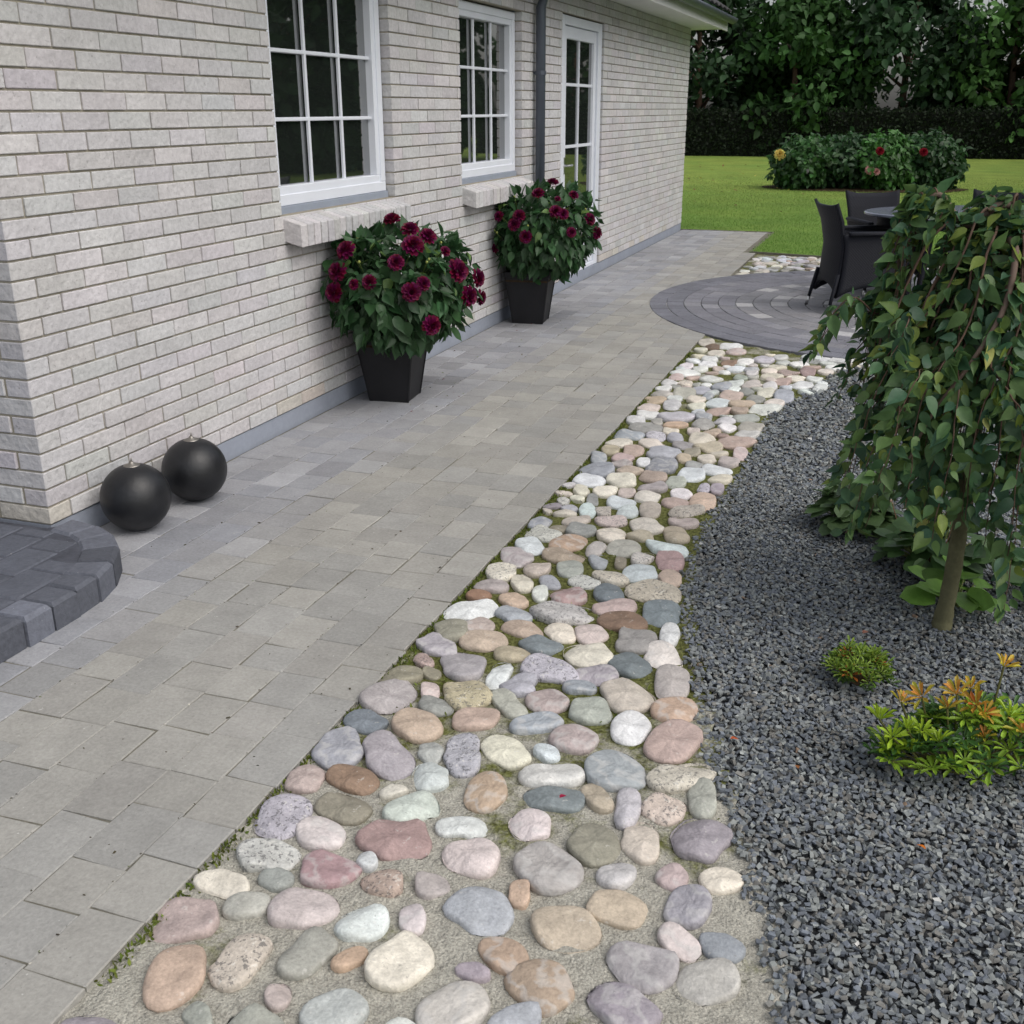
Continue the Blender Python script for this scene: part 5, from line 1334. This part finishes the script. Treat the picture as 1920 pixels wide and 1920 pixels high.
def pieris():
    r = np.random.default_rng(33); c = np.array([3.07, 2.47, 0]); root = empty('pieris_shrub', tuple(c)); tag(root, 'spreading shrub with lime green and orange new leaf rosettes at the lower right', 'shrub')
    mb = MB(); n = 130; a = r.uniform(0, 6.28, n); q = np.sqrt(r.random(n)); P = np.stack([q*np.cos(a)*.24, q*np.sin(a)*.13, (1-q**2*.75)*.155*r.uniform(.55, 1.0, n)+.012], 1)
    P[:, 0] += .02; P[:, 1] += .35*P[:, 0]; 
    rosettes(mb, P, r, .046, 9, .26, lambda i, t, r: (lin(72, 110, 52) if i % 2 else lin(142, 176, 58))*(1+r.normal()*.16), .45); mb.build('foliage', M['leaf'], root, True)
    pts = np.array([[x, y, z] for k, x, y, z in ROS])-c; kinds = [k for k, *_ in ROS]
    def cf(i, t, r):
        k = kinds[i]
        if k == 'l': return lin(158, 186, 52)*(1+r.normal()*.08)
        if k == 'y': return (lin(200, 196, 60)*(1-t)+lin(214, 150, 60)*t)
        if k == 'o': return (lin(190, 190, 66)*(1-t)+lin(210, 138, 72)*t)*(1+r.normal()*.08)
        return (lin(190, 176, 60)*(1-t)+lin(208, 104, 64)*t)
    for i in range(len(pts)):
        nw = MB(); rosettes(nw, pts[i:i+1], r, .046, 12, .23, lambda _, t, r: cf(i, t, r), 1.15); nw.build('new_leaf_rosette', M['leaf'], root, True)
    st = MB()
    for p in np.concatenate([P[::4], pts]): st.tube([(p[0]*.25, p[1]*.25, -.01), p*np.array([.8, .8, .5]), p], .0028, 5, lin(96, 96, 56), caps=False)
    st.build('stems', M['twig'], root, True)
pieris()

# ------------------------------------------------------------------ flower bed on the lawn
mb = MB(); th = np.linspace(0, 2*np.pi, 48, endpoint=False)
V = np.stack([1.9+1.95*np.cos(th)+.06*np.sin(5*th), 23.3+1.15*np.sin(th)+.06*np.cos(4*th), np.full(48, .014)], 1); V = np.concatenate([V, [[1.9, 23.3, .05]]])
mb.add(V, [np.array([[i, (i+1) % 48, 48] for i in range(48)])]); o = mb.build('flower_bed', M['soil']); tag(o, kind='structure')
def bush(x, y, rx, ry, h, n, colr, label, seed, flowers=(), leaf=(.09, .15)):
    r = np.random.default_rng(seed); root = empty('flowering_bush', (x, y, 0)); tag(root, label, 'bush', 'leafy bushes in the round lawn bed')
    d = unit(r.normal(size=(n, 3))); lump = 1+.16*np.sin(d[:, 0]*6+seed)*np.sin(d[:, 1]*5+d[:, 2]*6)+.07*np.sin(d[:, 0]*15+d[:, 2]*13)
    P = d*np.array([rx, ry, h*.55])*(lump*np.where(r.random(n) < .7, r.uniform(.86, 1.05, n), r.uniform(.4, .9, n)))[:, None]+np.array([0, 0, h*.5]); P[:, 2] = np.maximum(P[:, 2], .03)
    out = unit(d); ln = r.uniform(*leaf, n); mb = MB()
    C = np.array(colr)*(1+r.normal(size=(n, 1))*.28)*(1+r.normal(size=(n, 3))*.05); cl = (np.sin(P[:, 0]*5+seed)+np.sin(P[:, 2]*9))[:, None]; C = np.clip(C*(1+.12*cl), .004, .5)
    leafset(mb, P, unit(out*.4+np.array([0, 0, -.5])+r.normal(size=(n, 3))*.6), unit(out+np.array([0, 0, .5])+r.normal(size=(n, 3))*.4), ln, ln*.6, C); mb.build('foliage', M['leaf'], root, True)
    st = MB()
    for _ in range(12):
        e = unit(r.normal(size=3))*np.array([rx, ry, h*.4])*.8; e[2] = abs(e[2])+h*.3; st.tube([e*np.array([.2, .2, 0]), e*np.array([.6, .6, .6]), e], .008, 6, lin(86, 84, 54), caps=False)
    st.build('stems', M['twig'], root, True)
    for (fx, fy, fz, rad, ca, cb) in flowers:
        me = flower_mesh(rad, seed+int(fx*10), 4, (lin(*ca), lin(*cb))); me.materials.append(M['petal']); o = bpy.data.objects.new('flower', me); col.objects.link(o); o.parent = root
        o.matrix_local = Matrix.Translation(Vector((fx-x, fy-y, fz))) @ Vector((.2, -.9, .4)).to_track_quat('Z', 'Y').to_matrix().to_4x4()
YL = ((250, 228, 140), (248, 216, 120)); RD = ((160, 20, 44), (140, 16, 40)); PK = ((240, 168, 170), (240, 186, 180))
bush(.78, 23.0, .62, .7, .92, 2600, lin(64, 100, 54), 'leafy bush with a yellow dahlia at the left end of the lawn bed', 51, [(.34, 22.35, .66, .11, *YL)])
bush(1.55, 23.3, .6, .75, .95, 2400, lin(50, 80, 46), 'dark leafy bush second from the left in the lawn bed', 52)
bush(2.25, 23.2, .6, .75, .98, 2600, lin(72, 116, 54), 'brighter green leafy bush with pink and red dahlias in the middle of the lawn bed', 53, [(2.03, 22.38, .40, .09, *PK), (2.15, 22.38, .37, .07, *PK), (2.17, 22.45, .74, .08, *RD)])
bush(3.05, 23.6, .68, .75, .98, 2600, lin(54, 88, 48), 'dark leafy bush with a red dahlia at the right end of the lawn bed', 54, [(2.95, 22.75, .72, .08, *RD)])

# ------------------------------------------------------------------ trees behind the lawn and beside the garden
def tree(x, y, h, rad, label, seed, n=5200, colr=(40, 62, 34), base=.3, leaf=.3, group='trees behind the lawn'):
    r = np.random.default_rng(seed); root = empty('garden_tree', (x, y, 0)); tag(root, label, 'tree', group)
    t = MB(); lean = r.normal()*.2; t.tube([(0, 0, -.1), (lean*.2, 0, h*.25), (lean*.6, .1, h*.55), (lean, 0, h*.92)], [.17, .13, .09, .02], 10)
    for _ in range(10):
        z0 = h*r.uniform(.15, .7); a = r.uniform(0, 6.28); L_ = rad*r.uniform(.5, .95); t.tube([(lean*z0/h, 0, z0), (math.cos(a)*L_*.5, math.sin(a)*L_*.5, z0+.12*h), (math.cos(a)*L_, math.sin(a)*L_, z0+.18*h)], [.06, .04, .012], 7)
    t.build('trunk', M['bark'], root, True)
    nc = 60; cz = r.uniform(0, 1, nc); a = r.uniform(0, 6.28, nc); prof = np.sin(np.clip(cz*.92+.12, 0, 1)*math.pi)**.55; q = r.uniform(.35, 1, nc)**.6
    CCs = np.stack([np.cos(a)*rad*prof*q, np.sin(a)*rad*prof*q, base+(h-base)*cz], 1); cr = rad*r.uniform(.2, .42, nc); ct = 1+r.normal(size=nc)*.22
    k = r.integers(0, nc, n); d = unit(r.normal(size=(n, 3))); P = CCs[k]+d*(cr[k]*r.uniform(.45, 1.05, n))[:, None]; P[:, 2] = np.maximum(P[:, 2], .08)
    C = np.clip(lin(*colr)*(ct[k]*(1+r.normal(size=n)*.22))[:, None], .003, .4); ln = r.uniform(.7, 1.3, n)*leaf
    mb = MB(); scatter(mb, LEAF[0], LEAF[1], P, frames(unit(d*.5+np.array([0, 0, -.4])+r.normal(size=(n, 3))*.5), unit(d+r.normal(size=(n, 3))*.5)), np.stack([ln, ln*.6, ln], 1), C); mb.build('crown', M['far_leaf'], root, True)
spec = [(-12.5, 41, 6.2, 2.6, 'dark broad tree far left beyond the lawn, partly behind the house roof', (34, 52, 30)), (-8.4, 40.5, 5.2, 2.4, 'deep green round tree beyond the lawn near the house corner', (38, 60, 32)),
        (-4.6, 40.8, 6.0, 2.5, 'tall dark tree beyond the lawn just right of the house corner', (32, 50, 30)), (-1.2, 40.2, 5.0, 2.3, 'mid green tree beyond the lawn above the yellow dahlia', (46, 72, 36)),
        (2.2, 40.9, 5.8, 2.5, 'dark tree beyond the lawn behind the flowering bushes', (34, 54, 32)), (5.6, 40.4, 5.1, 2.4, 'lighter green tree beyond the lawn right of the flowering bushes', (52, 78, 38)), (9.2, 41, 6.0, 2.6, 'tall dark green tree at the right end of the far row', (36, 56, 32))]
for i, (x, y, h, rd, lb, cc) in enumerate(spec): tree(x, y, h, rd, lb, 70+i, colr=tuple(v*1.25 for v in cc), n=8000)
# clipped hedge at the back of the lawn
r = np.random.default_rng(90); mb = MB(); n = 26000
P = np.stack([r.uniform(-16, 12, n), 38.7+r.uniform(-.45, .45, n), r.uniform(.02, 1.45, n)], 1); f = r.random(n); P[f < .6, 1] = 38.25+r.normal(size=int((f < .6).sum()))*.06; P[f > .82, 2] = 1.42+r.normal(size=int((f > .82).sum()))*.06
hd = empty('hedge', (0, 38.7, 0)); tag(hd, 'long dark clipped hedge closing the far edge of the lawn', 'hedge')
ln = r.uniform(.07, .13, n); leafset(mb, P-np.array([0, 38.7, 0]), r.normal(size=(n, 3)), r.normal(size=(n, 3))+np.array([0, -1, .3]), ln, ln*.6, np.clip(lin(34, 46, 28)*(1+r.normal(size=(n, 1))*.3), .003, .3)); mb.build('foliage', M['far_leaf'], hd, True)
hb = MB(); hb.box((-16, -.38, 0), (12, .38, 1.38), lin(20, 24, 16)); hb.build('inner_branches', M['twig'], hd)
# trees along the garden side, mirrored in the window panes
side = [(11.5, 9.0, 6.5, 2.6, 'dark tree on the garden side across the lawn, nearest the terrace', (34, 52, 30)), (12.5, 14.0, 7.0, 2.8, 'large dark tree on the garden side, second along the lawn', (38, 58, 32)), (11.8, 19.5, 6.5, 2.6, 'mid green tree on the garden side, third along the lawn', (44, 66, 34)), (12.6, 25.5, 7.0, 2.8, 'dark tree on the garden side, fourth along the lawn', (34, 54, 30)), (12.2, 32, 6.6, 2.7, 'green tree on the garden side, closest to the far hedge', (42, 62, 34))]
for i, (x, y, h, rd, lb, cc) in enumerate(side): tree(x, y, h, rd, lb, 80+i, colr=tuple(v*1.2 for v in cc), n=7000, leaf=.42, group='trees along the garden side')
